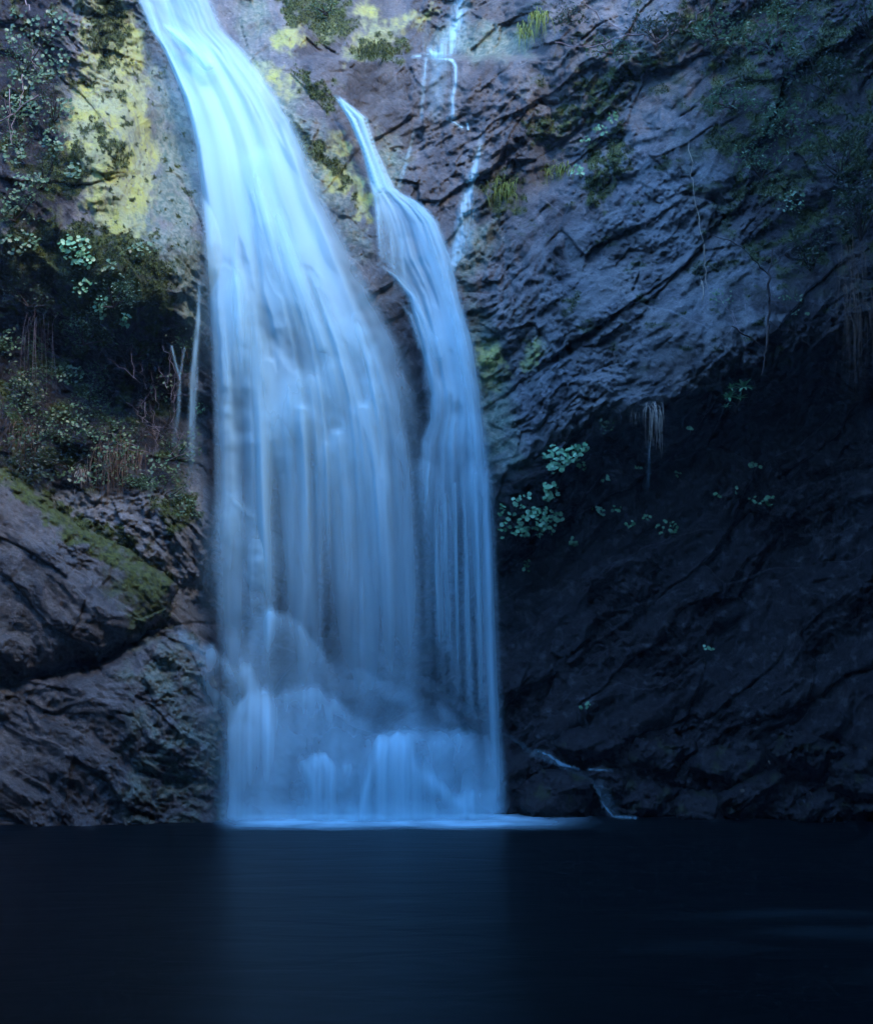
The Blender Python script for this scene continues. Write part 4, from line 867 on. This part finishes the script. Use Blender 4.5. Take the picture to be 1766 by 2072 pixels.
for i, (u, v, ru, rv, n) in enumerate([(60, 590, 60, 40, 420), (170, 660, 60, 46, 420), (60, 720, 60, 50, 420), (280, 690, 50, 40, 320), (180, 790, 60, 50, 420), (70, 860, 70, 50, 460), (320, 850, 50, 50, 300), (210, 880, 60, 40, 420), (330, 980, 60, 36, 320), (140, 930, 80, 26, 380), (230, 590, 50, 40, 300), (380, 700, 26, 50, 200), (60, 940, 60, 24, 420), (250, 960, 60, 30, 420), (360, 900, 40, 40, 300), (140, 860, 70, 40, 420), (40, 800, 50, 40, 380)]):
    shrub(u, v, ru, rv, n, .026, "mass of hanging greenery in the shaded recess left of the main curtain", LEAF_MID if i % 3 else LEAF_DARK, 'hanging greenery of the left recess', 40 + i, lift=.22, twn=5)
for i, (u, v, ru, rv, n) in enumerate([(50, 110, 60, 50, 320), (110, 200, 40, 60, 260), (40, 260, 46, 50, 280), (90, 340, 60, 40, 280), (30, 420, 50, 34, 260)]):
    shrub(u, v, ru, rv, n, .022, "low leafy bush on the bank left of the lichen rock", LEAF_DARK if i % 2 else LEAF_MID, 'low bushes on the upper left bank', 60 + i, lift=.18, twn=5)

# pale fallen leaves among the dark stones
for i, (u, v) in enumerate([(1417, 1629), (1555, 1543), (1749, 1514), (1640, 1605), (1500, 1600)]):
    o = bpy.data.objects.new("fallen_leaf", leaf_mesh('oval', MAT_DRY)); COL.objects.link(o); o.location = PV(u, v, 9.15 if u > 1600 else 9.35)
    o.rotation_euler = (RAD(60), RAD(R.uniform(-40, 40)), R.uniform(0, 3)); o.scale = (.024, .024, .024)
    tag(o, "pale fallen leaf lying on the dark stones by the pool", 'leaf', 'fallen leaves on the dark stones')

# ------------------------------------------------------------------ moss tufts over the mossy rock
def moss(name, n, mat, label, seed, test):
    g = np.random.default_rng(seed); U = g.uniform(-20, 1790, n * 7); V = g.uniform(-20, 1300, n * 7); m = test(U, V); U = U[m][:n]; V = V[m][:n]
    D = depth(U, V) - .002; X, Y, Z = P(U, V, D); c = np.stack([X, Y, Z], -1); k = len(c)
    dr = np.stack([g.normal(0, .55, k), -1 + g.normal(0, .3, k), g.normal(.1, .6, k)], -1); dr /= np.linalg.norm(dr, axis=1)[:, None]
    sd = np.cross(dr, g.normal(0, 1, (k, 3))); sd /= np.linalg.norm(sd, axis=1)[:, None]
    ln = g.uniform(.008, .024, k)[:, None]
    v = np.stack([c + sd * .005, c - sd * .005, c + dr * ln], 1).reshape(-1, 3)
    o = link(name, raw_mesh(name, v, np.arange(len(v)).reshape(-1, 3), False), mat); tag(o, label, 'moss', kind='stuff')
moss("moss", 60000, MAT_MOSS, "olive green moss cushions over the rock and banks", 41, lambda U, V: masks(U, V)['moss'] > .55)
LIME = [[(1150, 155), (1205, 150), (1215, 180), (1165, 192)], [(975, 700), (1010, 700), (1015, 770), (985, 800), (968, 760)], [(300, 540), (340, 560), (345, 620), (320, 640), (285, 590)], [(100, 300), (170, 295), (180, 340), (150, 400), (85, 390)], [(700, 105), (790, 72), (880, 25), (800, 60), (730, 80)]]
def lime_test(U, V):
    ur, vr = ragged(U, V, 261, 12, 26.0); r_ = np.zeros(U.shape, bool)
    for p in LIME: r_ |= polydist(ur, vr, p) > 0
    return r_ & (fbm(U / 14.0, V / 14.0, 265, 3) > -.15)
moss("lime_moss", 5000, MAT_LIME, "bright lime green moss patches", 43, lime_test)

# ------------------------------------------------------------------ added trees, out of view, blocking sky light from the right bank
def unseen_shade_tree(base, crown, rad, n, label, seed):
    g = np.random.default_rng(seed); b = Vector(base); c = Vector(crown)
    e = empty("unseen_shade_tree", b, label, 'tree')
    mid = (b + c) / 2 + Vector((.3, 0, .5)); tb = [tube([b, mid, c], .13, .05, 7)]
    cl = [c + Vector(g.normal(0, 1, 3)) * rad * .5 for _ in range(16)]
    join_tubes("trunk", tb, MAT_STEM, e)
    for q in cl[:8]: join_tubes("limb", [tube([(mid + c) / 2, (c + q) / 2 + Vector((0, 0, .1)), q], .04, .01, 5)], MAT_STEM, e)
    cc = np.array([tuple(q) for q in cl]); p = cc[g.integers(0, len(cc), n)] + g.normal(0, rad * .27, (n, 3)); k = len(p)
    p = p[p[:, 2] > HC + .60 * p[:, 1] + .25]; k = len(p)
    a = g.normal(0, 1, (k, 3)); a /= np.linalg.norm(a, axis=1)[:, None]; w = np.cross(a, g.normal(0, 1, (k, 3))); w /= np.linalg.norm(w, axis=1)[:, None]
    sz = g.uniform(.05, .10, k)[:, None]
    v = np.stack([p, p + a * sz + w * sz * .45, p + a * sz * 2, p + a * sz - w * sz * .45], 1).reshape(-1, 3) - np.array(tuple(b))
    me = raw_mesh("crown", v, np.arange(len(v)).reshape(-1, 4), False); me.materials.append(LEAF_DARK)
    o = bpy.data.objects.new("crown", me); COL.objects.link(o); o.parent = e; o['kind'] = 'stuff'
unseen_shade_tree((5.2, 8.0, 5.0), (4.5, 7.6, 7.4), 1.1, 5200, "added out-of-view tree shading the upper right slope", 1)
unseen_shade_tree((5.6, 5.4, 4.2), (4.3, 5.4, 6.2), 1.2, 5200, "leafy tree leaning over the pool's right side", 2)
unseen_shade_tree((6.2, 6.4, 7.6), (3.7, 6.2, 8.6), 1.5, 9000, "big added out-of-view tree blocking sky light from the right wall", 4)
unseen_shade_tree((5.8, 2.6, 4.0), (4.2, 3.0, 5.6), 1.3, 5200, "added out-of-view tree shading the near right end of the pool", 3)

# ------------------------------------------------------------------ thin mist of the gorge
hz = NT("thin_mist"); vp = hz.n("ShaderNodeVolumePrincipled"); vp.inputs['Color'].default_value = (.62, .85, 1, 1); vp.inputs['Density'].default_value = .0022; vp.inputs['Anisotropy'].default_value = .2
hz.t.links.new(vp.outputs[0], hz.out.inputs['Volume'])
bm = np.array([(x, y, z) for x in (-16, 16) for y in (-14, 17) for z in (-2.2, 20.5)], dtype=float)
fc = np.array([(0, 1, 3, 2), (4, 6, 7, 5), (0, 4, 5, 1), (2, 3, 7, 6), (0, 2, 6, 4), (1, 5, 7, 3)])
tag(link("haze", raw_mesh("haze", bm, fc, False), hz.m), "thin blue mist filling the gorge", kind='stuff')
